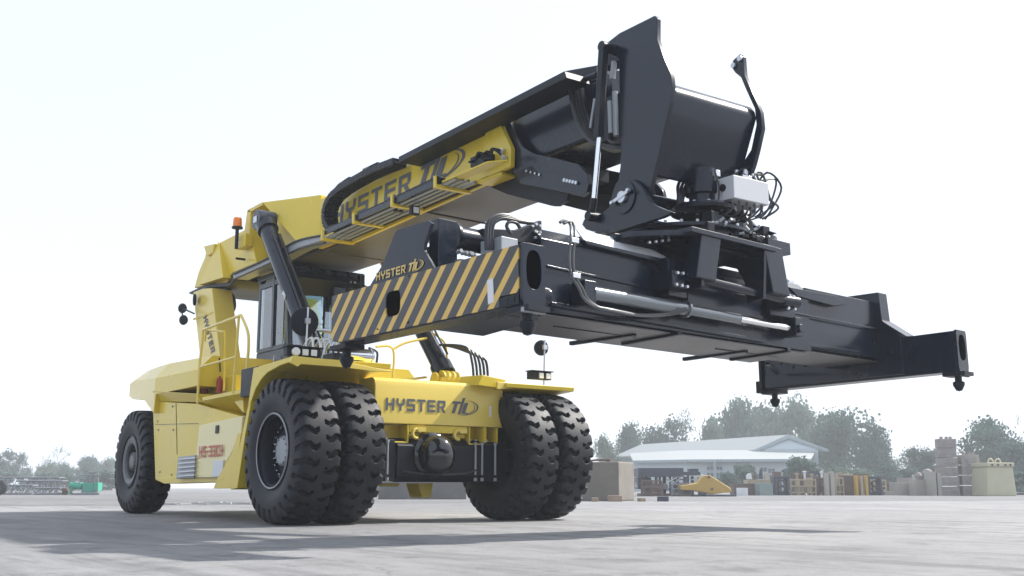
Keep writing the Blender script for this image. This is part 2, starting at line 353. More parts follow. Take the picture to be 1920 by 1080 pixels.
def lampbar(parent, x, ys, z, box, flat=0):
    t = MB(); t.box((x-.10, box[0], z-.05), (x, box[1], z+.05)); t.box((x-.12, box[0]-.01, z+.052), (x+.035, box[1]+.02, z+.066))
    lb = build('work_lamp', t, BLKM, parent)
    for y, rnd in ys:
        t = MB()
        if rnd: t.lathe([(.05, -.02), (.05, .02), (.04, .028), (0, .03)], (x+.005, y, z), (1, 0, 0), 24)
        else: t.box((x+.001, y-.036, z-.036), (x+.02, y+.036, z+.036))
        build('lamp_lens', t, LENS, lb, bev=.004)
a, b, c, d = [P(px, 658, 0, .1) for px in (538, 602, 555, 573)]
lampbar(MG, .1, [(P(554, 658, 0, .1).y, 1), (P(572, 658, 0, .1).y, 0), (P(588, 658, 0, .1).y, 0)], a.z, (a.y, b.y))
a, b = P(996, 703, 0, .1), P(1034, 703, 0, .1)
lampbar(MG2, .1, [(P(1013, 703, 0, .1).y+.01, 0), (P(1026, 703, 0, .1).y+.01, 0)], a.z, (a.y, b.y))
def mirror(parent, px, py, base, x, r):
    c = P(px, py, 0, x); t = MB(); t.lathe([(0, -.05), (r*.6, -.04), (r*.93, -.01), (r, .02), (r*.97, .035), (0, .05)], c+V((-.03, 0, 0)), (1, -.15, -.1), 40)
    m = build('round_mirror', t, BLKM, parent, bev=0)
    b = V((x+.03, c.y+.005, base)); t = MB(); t.cyl(b, (x+.06, c.y+.004, c.z+r*.95), .011, 10); t.box((x+.05, c.y-.03, c.z-.03), (x+.085, c.y+.03, c.z+.03)); build('mirror_post', t, STEEL, m, bev=0)
mirror(MG, 572, 603, 1.84, -.1, .17); mirror(MG2, 1016, 652, 1.74, .0, .105)
# hydraulic hose bundle and filter cartridge on the deck
DK = build('deck_valve_block', MB().box((-.55, -1.35, 1.86), (-.15, -1.0, 1.98)), BLKM, RS)
t = MB()
for k in range(9):
    y = -1.5+k*.075; r0 = random.uniform(-.05, .05); t.tube([(-.5, y, 1.85), (-.4+r0, y+.02, 2.06+r0), (-.6, y+.08, 2.2), (-.9, y+.12, 2.16+r0), (-1.1, y+.2, 1.9)], .016, 8)
build('hose_bundle', t, STEEL, DK, bev=0)
t = MB(); a = P(690, 668, 0, -.2); t.cyl(a+V((0, -.28, 0)), a+V((0, .02, 0)), .085, 28); t.cyl(a+V((0, .02, 0)), a+V((0, .045, 0)), .095, 28); build('oil_filter', t, CHROME, DK, bev=.004)
t = MB(); a = P(704, 690, 0, -.2); t.tube([a, a+V((0, .02, .12)), a+V((0, .01, .2)), a+V((0, -.1, .24))], .015, 8); build('filter_pipe', t, HOSE, DK, bev=0)

# ---------------- rear body
mb = MB()
def sec(x, w, zb, z1, z2, ch): return [V((x, -w, zb)), V((x, -w, z1)), V((x, -w+ch, z2)), V((x, w-ch, z2)), V((x, w, z1)), V((x, w, zb))]
mb.loft([sec(-8.05, 1.33, 1.98, 2.20, 2.28, .14), sec(-7.6, 1.40, 1.90, 2.22, 2.42, .25), sec(-6.2, 1.635, 1.78, 2.12, 2.35, .22), sec(-5.4, 1.77, 1.56, 2.06, 2.30, .20), sec(-5.22, 1.80, 1.52, 2.05, 2.29, .20), sec(-5.16, 1.80, 1.80, 2.05, 2.29, .20), sec(-3.4, 1.80, 1.80, 2.03, 2.24, .20)])
CW = build('counterweight', mb, YEL, RS, bev=.006, sharp=1)
a = PY(-1.81, (285, 733), (368, 738), (368, 754), (286, 752))
b = [a[0], a[1], a[2]+V((0, .10, 0)), a[3]+V((0, .10, 0))]; build('side_ledge', MB().prism(b, (0, .3, 0)), YEL, CW)
a = PY(-1.72, (286, 752), (370, 757), (455, 781), (440, 905), (363, 905), (307, 907), (291, 900))
SB = build('engine_side_cover', MB().prism(a, (0, .3, 0)), YEL, RS, bev=.012)
build('inner_body', MB().box((-5.1, -1.40, .75), (-3.0, 1.40, 1.95)), YEL, SB)
build('sill', MB().prism(PY(-1.75, (290, 896), (363, 893), (440, 890), (440, 903), (363, 905), (307, 907)), (0, .2, 0)), YEL, SB)
for pts in (((291, 796), (372, 794)), ((330, 756), (332, 852))): build('panel_seam', MB().bar(*PY(-1.722, *pts), .006, .008, (0, -1, 0)), BLKM, SB, bev=0)
for q_ in ((296, 762), (296, 790), (324, 762), (300, 885), (325, 806), (297, 806), (322, 890)): p = P(*q_, 1, -1.72); build('cover_bolt', MB().cyl(p, p+V((0, -.012, 0)), .016, 8), GREYM, SB, bev=0)
c = PY(-1.80, (373, 797), (455, 779), (452, 812), (434, 850), (407, 897), (362, 896))
TK = build('fuel_tank', MB().prism(c, (0, .5, 0)), TKM, RS, bev=.02)
c = PY(-1.815, (404, 798), (409, 797), (408, 812), (403, 813)); build('latch_slot', MB().prism(c, (0, .01, 0)), BLKM, TK, bev=0)
c = PY(-1.822, (334, 857), (366, 853), (363, 896), (330, 898))
ST = build('step_grille', MB().prism(c, (0, .1, 0)), GREYM, SB)
t = MB()
for k in range(5):
    y = 860+k*8; t.prism(PY(-1.85, (335-k*.6, y), (365-k*.4, y-2.6), (365-k*.4, y-.2), (335-k*.6, y+2.4)), (0, .03, 0))
build('tread_bar', t, STEEL, ST, bev=.002)
c = PY(-1.816, (400, 864), (419, 862), (416, 893), (397, 894)); DP = build('data_plate', MB().prism(c, (0, .012, 0)), STICK, TK, bev=.002)
a0, a1 = P(373, 858, 1, -1.812), P(420, 853, 1, -1.812); mbx = MB()
pl = plane_place(a0, V((1, 0, 0)), V((0, 0, 1)), (0, -1, 0), (a1.x-a0.x)/33., .030); letters('HS-33CH', mbx, pl, gap=.8); build('lettering', mbx, DECALR, TK, bev=0)
# platform, rails, extinguishers
c = PY(-1.80, (379, 745), (456, 729), (456, 737), (380, 752)); PT = build('platform', MB().prism(c, (0, .9, 0)), YEL, RS)
c = PY(-1.70, (455, 735), (440, 737), (440, 755), (457, 775)); build('platform_bracket', MB().prism(c, (0, .7, 0)), YEL, PT)
c = [P(368, 762, 1, -1.45), P(455, 784, 1, -1.45), P(455, 738, 1, -1.79), P(378, 751, 1, -1.79)]
build('toe_plate', MB().prism(c, (0, .02, .01)), YEL, PT)
t = MB(); yr = -1.80
def rail(*pts, r=.019): t.tube(PY(yr, *pts), r, 8)
rail((370, 757), (374, 689), (379, 644), (381, 622), (385, 617), (444, 594), (450, 592), (454, 595), (466, 631), (463, 690), (460, 735)); rail((376, 688), (444, 669)); rail((448, 593), (442, 670), (437, 738))
build('handrail', t, YEL_LIT, PT, bev=0)
t = MB(); yr = -1.55; rail((384, 640), (387, 620), (392, 619), (416, 622), (422, 629), (421, 700), (420, 733), r=.015); build('handrail', t, YEL, PT, bev=0)
for px in (411, 384):
    q = P(px, 737, 1, -1.5); t = MB(); t.lathe([(0, 0), (.043, .0), (.045, .02), (.045, .17), (.035, .20), (.014, .22), (.014, .24), (0, .24)], q, (0, 0, 1), 24); e = build('fire_extinguisher', t, RED, PT, bev=0)
    t = MB(); t.tube([q+V((0, 0, .3)), q+V((-.03, 0, .42)), q+V((-.08, 0, .52)), q+V((-.1, -.01, .38))], .012, 8); build('extinguisher_hose', t, HOSE, e, bev=0)
build('battery_box', MB().box((-1.35, -2.0, 1.5), (-.86, -1.2, 1.84)), BLKM, RS)

# mast posts
for sg in (-1, 1):
    c = PY(-.93, (362, 548), (380, 541), (397, 540), (405, 609), (414, 680), (422, 745), (387, 750), (374, 662))
    m_ = MB().prism(c, (0, .34, 0)) if sg < 0 else MB().prism([V((p.x, .59, p.z)) for p in c], (0, .34, 0))
    o = build('boom_support_post', m_, YEL if sg > 0 else YEL_LIT, RS, bev=.012)
    if sg < 0: MP = o
o0 = P(381, 596, 1, -.935); o1 = P(405, 703, 1, -.935)
brand('lettering', o0, (o1-o0), (V((1, 0, .22))), (0, -1, 0), (o1-o0).length*1.02, .16, DECAL, MP)
c = PY(-.94, (362, 597), (398, 584), (398, 587), (362, 600)); build('weld_strip', MB().prism(c, (0, .02, 0)), YEL, MP, bev=.002)
t = MB(); c = P(365, 562, 1, -1.0); t.lathe([(0, -.03), (.09, -.02), (.1, 0), (.09, .02), (0, .03)], c, (-.5, -1, 0), 24); build('horn', t, BLKM, MP, bev=0)
t = MB(); c0, c1, c2 = [P(*q, 1, -1.05) for q in ((364, 588), (342, 578), (344, 600))]
t.tube([c0, c1], .014, 8); t.tube([c1, (c1+c2)/2+V((-.03, 0, 0)), c2], .012, 8); MR = build('mirror_arm', t, BLKM, MP, bev=0)
for c in (c1, c2): t = MB(); t.lathe([(0, -.04), (.07, -.03), (.085, 0), (.07, .02), (0, .025)], c, (.6, -.8, -.1), 20); build('round_mirror', t, BLKM, MR, bev=0)
t = MB()
for k in range(3): t.tube(PY(-.55+k*.06, (424+k*2, 549), (436, 556), (437+k, 575), (430, 592)), .035, 8)
build('boom_hose', t, HOSE, MP, bev=0)

# ---------------- cab
x0, x1, y0, y1, zf, zr = -4.2, -3.05, -.62, .55, 1.75, 3.50
mb = MB(); mb.box((x0, y0, zf), (x1, y1, 2.42)); mb.box((x0-.02, y0-.02, zr), (x1+.05, y1+.02, zr+.10))
mb.bar((x0+.05, y0+.04, 2.42), (x0+.05, y0+.04, zr), .09, .10, (1, 0, 0)); mb.bar((x0+.05, y1-.04, 2.42), (x0+.05, y1-.04, zr), .09, .10, (1, 0, 0))
mb.bar((x1-.04, y0+.035, 2.42), (x1-.18, y0+.035, zr), .07, .08, (1, 0, 0)); mb.bar((x1-.04, y1-.035, 2.42), (x1-.18, y1-.035, zr), .07, .08, (1, 0, 0))
CB = build('cab', mb, BLK, RS, bev=.02)
t = MB(); t.box((x0+.12, y0+.001, 2.46), (x1-.20, y0+.012, zr-.06)); DR = build('door_window', t, GLASS, CB, bev=0)
fr = MB(); fr.bar((x0+.62, y0-.01, 2.43), (x0+.60, y0-.01, zr), .03, .07, (1, 0, 0)); fr.box((x0+.10, y0-.02, 2.40), (x1-.1, y0-.003, 2.46)); fr.box((x0+.10, y0-.02, zr-.12), (x1-.2, y0-.003, zr-.04)); build('door_frame', fr, BLK, DR, bev=.005)
t = MB(); t.prism([V((x1-.01, y0+.07, 2.44)), V((x1-.01, y1-.07, 2.44)), V((x1-.15, y1-.07, zr-.02)), V((x1-.15, y0+.07, zr-.02))], (.012, 0, 0)); WS = build('windscreen', t, GLASS, CB, bev=0)
t = MB(); t.prism([V((x1-.10, y0+.02, 3.20)), V((x1+.10, y0+.02, 3.42)), V((x1+.05, y0+.02, zr+.03)), V((x1-.16, y0+.02, zr-.01))], (0, y1-y0-.04, 0)); build('sun_visor', t, BLKM, CB)
t = MB(); a = P(637, 556, 0, x1+.1); t.box((a.x-.15, a.y-.10, a.z-.14), (a.x, a.y+.10, a.z+.14)); build('air_unit', t, BLK, CB)
t = MB(); a, b = P(652, 541, 0, x1+.1), P(678, 545, 0, x1+.1); t.bar(a, b, .03, .03); c = P(680, 515, 0, x1+.1); t.box((c.x-.04, c.y-.05, b.z-.18), (c.x, c.y+.04, c.z)); a = P(664, 556, 0, x1+.1); t.box((a.x-.04, a.y-.05, a.z-.05), (a.x, a.y+.05, a.z+.05)); build('mirror_frame', t, BLKM, CB)
t = MB(); t.box((x0, y0+.1, 2.46), (x0+.012, y1-.1, zr-.04)); build('rear_window', t, GLASS, CB, bev=0)
t = MB(); t.box((x0+.12, y1-.012, 2.46), (x1-.20, y1-.001, zr-.06)); build('side_window', t, GLASS, CB, bev=0)
t = MB(); t.tube([(x1+.02, -.1, 2.42), (x1-.03, -.05, 2.75), (x1-.08, -.02, 3.05)], .012, 8); t.tube([(x1-.05, -.06, 2.85), (x1-.1, -.0, 3.2)], .01, 6); build('wiper', t, BLKM, WS, bev=0)
t = MB(); t.box((x0+.25, -.30, 2.25), (x0+.72, .2, 2.48)); t.box((x0+.18, -.24, 2.48), (x0+.30, .10, 2.95)); t.box((x0+.2, -.15, 2.97), (x0+.28, .0, 3.12)); build('driver_seat', t, BLKM, CB, bev=.03)
t = MB(); c = V((x1-.35, -.05, 2.72)); n_ = V((-.5, 0, 1)).normalized(); t.tube([c+V((math.cos(a)*.17, math.sin(a)*.19, math.cos(a)*.085)) for a in [i*math.pi/12 for i in range(25)]], .014, 8); t.cyl(c, c+V((.12, 0, -.4)), .025, 12); build('steering_wheel', t, BLKM, CB, bev=0)
t = MB(); t.tube([(x1+.02, y1-.1, 3.45), (x1+.15, y1+.05, 3.35), (x1+.18, y1+.12, 3.1), (x1+.12, y1+.1, 2.9)], .014, 8); t.box((x1+.10, y1+.0, 2.98), (x1+.13, y1+.16, 3.22)); build('mirror', t, BLKM, CB)
t = MB(); t.tube([(x1-.3, y0-.06, 2.0), (x1-.3, y0-.08, 2.2), (x1-.35, y0-.05, 2.3)], .01, 6); t.tube([(x0+.05, y0-.09, 1.95), (x0+.05, y0-.12, 2.15), (x0+.1, y0-.02, 2.3)], .014, 6); build('grab_handle', t, STEEL, CB, bev=0)
for k in range(5): build('roof_lamp', MB().box((x1+.051, y0+.1+k*.2, zr+.02), (x1+.09, y0+.22+k*.2, zr+.09)), BLKM, CB, bev=.004)
# right-hand deck rail seen beyond the beam
t = MB()
for pts in (((735, 720), (737, 655), (705, 650)), ((737, 655), (760, 643), (800, 634)), ((812, 625), (832, 640), (838, 665), (836, 705)), ((745, 715), (800, 707))): t.tube([P(*q, 0, -1.6) for q in pts], .017, 8)
build('deck_rail', t, YEL_LIT, RS, bev=0)

# ---------------- lift cylinders
for sg in (-1, 1):
    T = V((-3.35, sg*.93, 4.28)); B = V((-1.37, sg*.93, 1.93)); d = (B-T).normalized()
    if sg > 0: B = V((-1.18, .92, 1.86)); d = (B-T).normalized()
    mb = MB(); mb.cyl(T+d*.10, B-d*.12, .125, 32); mb.cyl(T+d*.08, T+d*.24, .155, 32); mb.cyl(B-d*.30, B-d*.10, .155, 32)
    mb.cyl(T+V((0, -.14, 0)), T+V((0, .14, 0)), .15, 32)
    LC = build('lift_cylinder', mb, BLK, RS, bev=.008)
    mb = MB(); mb.cyl(B+V((0, -.13, 0)), B+V((0, .13, 0)), .13, 28); mb.box((B.x-.16, B.y-.2, 1.60), (B.x+.16, B.y-.135, B.z+.02)); mb.box((B.x-.16, B.y+.135, 1.60), (B.x+.16, B.y+.2, B.z+.02)); mb.cyl(B+V((0, -.23, 0)), B+V((0, -.2, 0)), .10, 24)
    build('cylinder_foot', mb, YEL, LC, bev=.006)
    u = V((0, -1, 0)).cross(d).normalized()*-1
    t = MB()
    for k in (0, 1): t.tube([T+d*.5+V((0, (-.05+.1*k), 0))+u*.165*-1, T+d*1.5+V((0, (-.05+.1*k), 0))+u*.165*-1, B-d*.35+V((0, (-.05+.1*k), 0))+u*.175*-1], .016, 8)
    build('cylinder_pipe', t, HOSE, LC, bev=0)
    t = MB()
    for k in range(5):
        o = B+V((.1, .1+.06*k, .1)); t.tube([B-d*.55+V((.17, -.02+.05*k, .1)), o+V((.1, .05, .35-.03*k)), o+V((.16, .12, .15)), o+V((.12, .18, -.12))], .018, 8)
    build('hydraulic_hose', t, HOSE if sg > 0 else STEEL, LC, bev=0)
    t = MB(); t.box((T.x-.06, T.y-.155, T.z-.05), (T.x+.06, T.y-.14, T.z+.05)); build('cylinder_pin', t, STEEL, LC)
    q = T+d*1.62+V((0, -.138, 0))
    if sg < 0: t = MB(); t.prism([q+d*a+d.cross(V((0, 1, 0)))*b+V((0, .01, 0)) for a, b in ((0, -.03), (0, .03), (.1, .035), (.13, -.02), (.06, 0))], (0, -.012, 0)); build('sticker', t, STICK, LC, bev=0)

# ---------------- boom
BZ0 = lambda x: 3.80+.018*(x-2.2)
BZ1 = lambda x: BZ0(x)+.72
mb = MB(); q = lambda x, w, e=0: [V((x, -w, BZ0(x))), V((x, -w, BZ1(x)+e)), V((x, w, BZ1(x)+e)), V((x, w, BZ0(x)))]
mb.loft([q(-2.3, .56), q(2.15, .56)])
BM = build('boom', mb, YEL, RS, bev=.015)
mb = MB(); mb.box((-6.2, -.55, BZ0(-2.)-.045), (-2.31, .55, BZ0(-2)-.01)); mb.loft([[V((x, -.49, BZ0(x)-.03)), V((x, -.49, BZ0(x)-.004)), V((x, .49, BZ0(x)-.004)), V((x, .49, BZ0(x)-.03))] for x in (-2.3, 2.1)])
build('underside_plate', mb, GREYP, BM, bev=.004)
# rear box with the pivot and the flared cylinder brackets
A, Bq, Cq, Dq = P(491, 379, 1, -.80), P(601, 365, 1, -.56), P(600, 441, 1, -.56), P(553, 451, 1, -.80)
rp = PY(-.80, (364, 540), (372, 510), (384, 482), (386, 470), (401, 460), (458, 431), (463, 394), (470, 392), (468, 436), (481, 493), (435, 512), (425, 530), (389, 535))
RB = build('boom_root', MB().prism(rp, (0, 1.6, 0)), YEL, BM, bev=.015)
rq = [V((p.x, -.60, p.z)) for p in PY(-.80, (470, 394), (491, 379), (553, 451), (498, 486), (482, 492), (469, 436))]; build('bracket_web', MB().prism(rq, (0, 1.2, 0)), YEL, BM, bev=.01)
for sg in (-1, 1):
    e = PY(-.80, (463, 394), (491, 379), (493, 384), (466, 399)); build('bracket_cap', MB().prism([V((p.x, sg*.80, p.z)) for p in e], (0, -sg*.2, 0)), YEL, BM, bev=.005)
mir = lambda p: V((p.x, -p.y, p.z))
mb = MB(); mb.loft([[A, Dq, mir(Dq), mir(A)], [Bq, Cq, mir(Cq), mir(Bq)]]); build('bracket_wing', mb, YEL, BM, bev=.012)
t = MB(); a = PY(-.80, (411, 452), (388, 536), (434, 522)); b = [a[0]+V((0, -.01, 0)), a[1]+V((0, -.14, 0)), a[2]+V((0, -.14, 0))]
t.add(a+b, [(0, 1, 2), (5, 4, 3), (0, 3, 4, 1), (1, 4, 5, 2), (2, 5, 3, 0)]); build('stiffener', t, YEL, RB, bev=.004)
t = MB(); t.prism(PY(-.86, (382, 462), (402, 457), (399, 474), (388, 480)), (0, .3, 0)); build('lifting_lug', t, YEL, RB)
t = MB(); t.prism(PY(-.84, (353, 549), (386, 533), (432, 530), (436, 520), (440, 524), (430, 536), (390, 539), (358, 552)), (0, 1.5, 0)); build('base_plate', t, BLKM, RB, bev=.003)
t = MB(); t.prism(PY(-.84, (436, 514), (500, 485), (553, 453), (600, 441), (604, 444), (600, 452), (560, 464), (500, 496), (438, 524)), (0, .22, 0)); build('cable_tray', t, GREYM, RB, bev=.004)
t = MB(); t.tube(PY(-.86, (436, 514), (500, 485), (553, 453), (603, 441)), .014, 8); t.tube(PY(-.86, (438, 524), (500, 496), (560, 467), (610, 455)), .014, 8); build('cable', t, HOSE, RB, bev=0)
t = MB(); c = P(463, 455, 1, -.82); t.box((c.x-.13, -.93, c.z-.10), (c.x+.2, -.81, c.z+.10)); build('junction_box', t, YEL, RB, bev=.01)
# beacon
c = P(445, 425, 1, -.98); t = MB(); t.cyl(c+V((0, 0, -.35)), c+V((0, 0, -.02)), .028, 14); t.cyl(c+V((0, 0, -.03)), c+V((0, 0, -.005)), .085, 24); t.bar(c+V((0, 0, -.5)), c+V((0, 0, -.34)), .02, .05); t.bar(c+V((0, 0, -.5)), c+V((0, .15, -.5)), .03, .03)
BC = build('beacon', t, BLKM, RB, bev=0)
t = MB(); t.lathe([(.07, -.005), (.07, .02), (.064, .12), (.055, .14), (0, .146)], c, (0, 0, 1), 28); build('beacon_lens', t, ORNG, BC, bev=0, sharp=50)
# collar
c = PY(-.60, (904, 262), (915, 240), (936, 229), (958, 277), (957, 312), (915, 331))
t = MB(); t.prism(c, (0, .06, 0)); t.prism([mir(p) for p in c], (0, -.06, 0)); t.prism([V((1.75, -.59, BZ0(2)-.06)), V((2.2, -.59, BZ0(2)-.06)), V((2.2, -.59, BZ0(2)-.02)), V((1.75, -.59, BZ0(2)-.02))], (0, 1.18, 0)); CL = build('boom_collar', t, YEL, BM, bev=.01)
t = MB()
for px, py in ((910, 243), (948, 297), (944, 284)): c = P(px, py, 1, -.605); t.cyl(c, c+V((0, -.03, 0)), .035, 6); t.cyl(c+V((0, -.03, 0)), c+V((0, -.05, 0)), .018, 10)
build('pad_bolts', t, STEEL, CL, bev=0)
# lettering on the boom side
a, b, c = P(628, 412, 1, -.502), P(868, 295, 1, -.502), P(640, 370, 1, -.502)
brand('lettering', P(624, 424, 1, -.562), (1, 0, .018), (.10, 0, 1), (0, -1, 0), P(872, 300, 1, -.562).x-P(624, 424, 1, -.562).x, .25, DECAL, BM)
# cable chain: upper run under the cover, bend, lower run
YO, YI = -.84, -.63
path = [P(*q_, 1, YO) for q_ in ((737, 303), (708, 314), (680, 327), (655, 341), (636, 353), (620, 366), (610, 382), (606, 400), (608, 418), (616, 430), (640, 423), (680, 403), (720, 385), (760, 366), (800, 347), (822, 337))]
def resample(pts, st):
    out = [pts[0]]; acc = 0
    for a, b in zip(pts, pts[1:]):
        n = max(1, round((b-a).length/st))
        for i in range(1, n+1): out.append(a.lerp(b, i/n))
    return out
pp = resample(path, .07); t = MB()
for a, b in zip(pp, pp[1:]):
    m_ = (a+b)/2; e = (b-a)*.44; tn = (b-a).normalized(); nn = V((0, 1, 0)).cross(tn)
    for yy in (YO, YI-.03): t.bar(m_-e+V((0, yy-YO, 0)), m_+e+V((0, yy-YO, 0)), .028, .085, nn)
    t.bar(m_+V((0, .015, 0))+nn*.03, m_+V((0, YI-YO-.03, 0))+nn*.03, .03, .012, nn); t.bar(m_+V((0, .015, 0))-nn*.03, m_+V((0, YI-YO-.03, 0))-nn*.03, .03, .012, nn)
build('cable_chain', t, BLKM, BM, bev=0)
t = MB()
for k in range(4):
    yy = YO+.04+k*.035; t.tube([p+V((0, yy-YO, 0)) for p in path], .018, 6)
build('chain_hoses', t, HOSE, BM, bev=0)
# outer guide of the chain and the long cover
t = MB(); up = path[:9]
for k in range(len(up)-1):
    a, b = up[k], up[k+1]; tn = (b-a).normalized(); nn = tn.cross(V((0, 1, 0))); nn = nn if nn.dot(V((-.2, 0, 1))) > 0 or k > 5 else -nn
    off = V((-.2, 0, 1)).normalized()*.055 if k < 5 else V((-1, 0, .2)).normalized()*.05
    t.add([a+off, b+(off if k+1 < 5 else V((-1, 0, .2)).normalized()*.05), b+(off if k+1 < 5 else V((-1, 0, .2)).normalized()*.05)+V((0, YI-YO, 0)), a+off+V((0, YI-YO, 0))], [(0, 1, 2, 3)])
o = build('chain_guide', t, BLK, BM, bev=0); s_ = o.modifiers.new('thick', 'SOLIDIFY'); s_.thickness = .02
c = [P(747, 294, 1, -.86), P(1058, 133, 1, -.86), P(1062, 146, 1, -.86), P(748, 305, 1, -.86)]
CV = build('chain_cover', MB().prism(c, (0, .30, 0)), BLKM, BM, bev=.006)
t = MB(); t.prism([V((-2.1, -.86, 0)), V((2.1, -.86, 0)), V((2.1, -.86, .09)), V((-2.1, -.86, .09))], (0, -.02, 0))
lo0, lo1 = [P(*z, 1, -.89)+V((0, 0, -.07)) for z in ((608, 431), (820, 335))]
t = MB(); t.prism([lo0, lo1, lo1+V((0, 0, .07)), lo0+V((0, 0, .07))], (0, .02, 0)); build('chain_trough', t, BLK, BM, bev=.004)
# yellow brackets with pipes under the boom edge
t = MB(); pr = [(606, 436), (665, 404), (737, 371), (818, 335)]; xs = []
for px, py in pr:
    a = P(px, py, 1, -.90); xs.append(a); t.bar(a+V((0, -.02, -.09)), V((a.x, -.44, a.z-.09)), .07, .035)
    t.bar(a+V((0, -.015, -.09)), a+V((0, -.015, .03)), .02, .05, (1, 0, 0))
t.bar(V((xs[0].x, -.46, xs[0].z-.06)), V((xs[3].x+.6, -.46, xs[3].z-.04)), .04, .07)
BR = build('pipe_bracket', t, YEL, BM, bev=.004)
t = MB()
for k, y in enumerate((-.82, -.74, -.66, -.57)): t.tube([V((xs[0].x-.2, y, xs[0].z-.055)), V((xs[3].x+.3, y, xs[3].z-.055))], .02, 10)
build('hydraulic_pipe', t, GREYM, BR, bev=0)
t = MB(); c = V((xs[3].x+.5, -.66, xs[3].z+.06))
for k in range(10):
    o = V((random.uniform(-.15, .4), random.uniform(-.12, .04), random.uniform(-.02, .08))); t.tube([c+o, c+o+V((.08, -.03, random.uniform(-.03, .06))), c+o+V((.17, .0, random.uniform(-.05, .03)))], .014, 7)
t.box((c.x-.05, c.y-.08, c.z-.01), (c.x+.22, c.y+.06, c.z+.1)); build('valve_manifold', t, BLKM, BR, bev=0)
t = MB(); t.prism([V((c.x-.45, -.86, c.z-.11)), V((c.x+.45, -.86, c.z-.10)), V((c.x+.6, -.70, c.z-.09)), V((c.x-.45, -.70, c.z-.11))], (0, 0, .02)); build('manifold_tray', t, YEL, BR)
for px, py in ((750, 388), (780, 394)):
    a = P(px, py, 0, P(px, py, 1, -.72).x); t = MB(); t.box((a.x-.07, a.y-.055, a.z-.055), (a.x, a.y+.055, a.z+.055)); o = build('work_lamp', t, BLKM, BR); t = MB(); t.box((a.x+.001, a.y-.035, a.z-.035), (a.x+.012, a.y+.035, a.z+.035)); build('lamp_lens', t, LENS, o, bev=0)
t = MB(); 
for dy in (0, .05): t.tube([(P(800, 392, 1, -.4)+V((0, dy, -.04))), P(860, 405, 1, -.1)+V((0, dy, -.03)), P(905, 415, 1, .2)+V((0, dy, -.02))], .012, 8)
build('cable', t, HOSE, BM, bev=0)
# black front housing of the outer boom (wear pads); plate top raised to fill the shaded underside
c = PY(-.53, (937, 223), (945, 235), (958, 277), (957, 314), (975, 344), (1035, 356), (1090, 368), (1100, 360), (1104, 345), (1101, 326), (1085, 308), (1040, 296), (1000, 288), (980, 275), (965, 250), (955, 226))
build('slide_pad_plate', MB().prism([mir(p) for p in c], (0, -.05, 0)), BLK, BM)
HS = build('slide_pad_plate', MB().prism(c, (0, .05, 0)), BLK, BM)
c2 = PY(-.40, (914, 330), (957, 314), (1010, 340), (1070, 350), (1062, 376), (1045, 386), (1034, 386), (950, 364), (920, 351))
build('slide_pad_plate', MB().prism(c2, (0, .05, 0)), BLKM, BM); build('slide_pad_plate', MB().prism([mir(p) for p in c2], (0, -.05, 0)), BLKM, BM)
build('slide_pad_holder', MB().box((2.2, -.34, BZ0(2.2)-.16), (2.9, .34, BZ0(2.2)-.03)), BLKM, BM)
t = MB()
for k in range(4): q_ = P(988+k*8, 321+k*2.2, 1, -.535); t.cyl(q_, q_+V((0, -.012, 0)), .014, 8)
for k in range(5): q_ = P(1060+k*5.5, 338+k*1.2, 1, -.535); t.cyl(q_, q_+V((0, -.02, 0)), .02, 8)
build('pad_bolts', t, STEEL, HS, bev=0)
# inner boom
def boxr(x, w, z0, z1, r=.07):
    out = []
    for cy, cz, a0 in ((w-r, z1-r, 0), (-w+r, z1-r, 90), (-w+r, z0+r, 180), (w-r, z0+r, 270)):
        for k in range(5): a = R_(a0+k*22.5); out.append(V((x, cy+r*math.cos(a), cz+r*math.sin(a))))
    return out
ib0, ib1 = P(992, 292, 1, -.43), P(1160, 240, 1, -.43); it = P(1100, 140, 1, -.43)
t = MB(); t.loft([boxr(1.8, .43, BZ0(2)+.02, BZ1(2)-.06), boxr(3.85, .43, ib1.z, it.z-.06)]); IB = build('inner_boom', t, BLK, BM, bev=0, sharp=20)
t = MB(); t.prism(PY(-.44, (1058, 133), (1120, 122), (1122, 150), (1062, 165)), (0, .3, 0)); t.tube(PY(-.6, (1070, 158), (1120, 140)), .03, 10); build('cable_carrier', t, BLKM, IB)
t = MB()
for k in range(4): t.tube(PY(-.62+k*.05, (1068+k*5, 140), (1070+k*6, 175), (1080+k*6, 220), (1095+k*5, 250), (1115+k*3, 268+k), (1150, 276+k*2), (1172, 280)), .022, 8)
build('head_hose', t, HOSE, IB, bev=0)

# ---------------- boom head
YH = -.64
hp = PY(YH, (1227, 29), (1232, 34), (1232, 75), (1245, 110), (1258, 142), (1261, 172), (1253, 210), (1244, 246), (1235, 290), (1225, 330), (1222, 350), (1213, 352), (1205, 340), (1190, 333), (1172, 332), (1160, 338), (1150, 352), (1149, 360), (1158, 344), (1163, 311), (1164, 278), (1161, 160), (1161, 111), (1150, 100), (1133, 84), (1161, 62))
hp = PY(YH, (1227, 29), (1232, 34), (1232, 75), (1245, 110), (1258, 142), (1261, 172), (1253, 210), (1244, 246), (1235, 290), (1225, 330), (1215, 372), (1200, 395), (1175, 404), (1152, 398), (1144, 378), (1149, 358), (1158, 344), (1163, 311), (1164, 278), (1161, 160), (1160, 111), (1145, 104), (1133, 84), (1161, 62))
t = MB(); t.prism(hp, (0, .05, 0)); BH = build('boom_head', t, BLK, RS, bev=.006)
fp = PY(.50, (1371, 126), (1374, 113), (1387, 101), (1393, 105), (1396, 142), (1411, 175), (1426, 210), (1429, 240), (1420, 281), (1413, 308), (1400, 345), (1385, 400), (1350, 410), (1335, 380), (1342, 345), (1330, 318), (1396, 300), (1408, 281), (1418, 234), (1415, 204), (1399, 169), (1389, 145), (1378, 136))
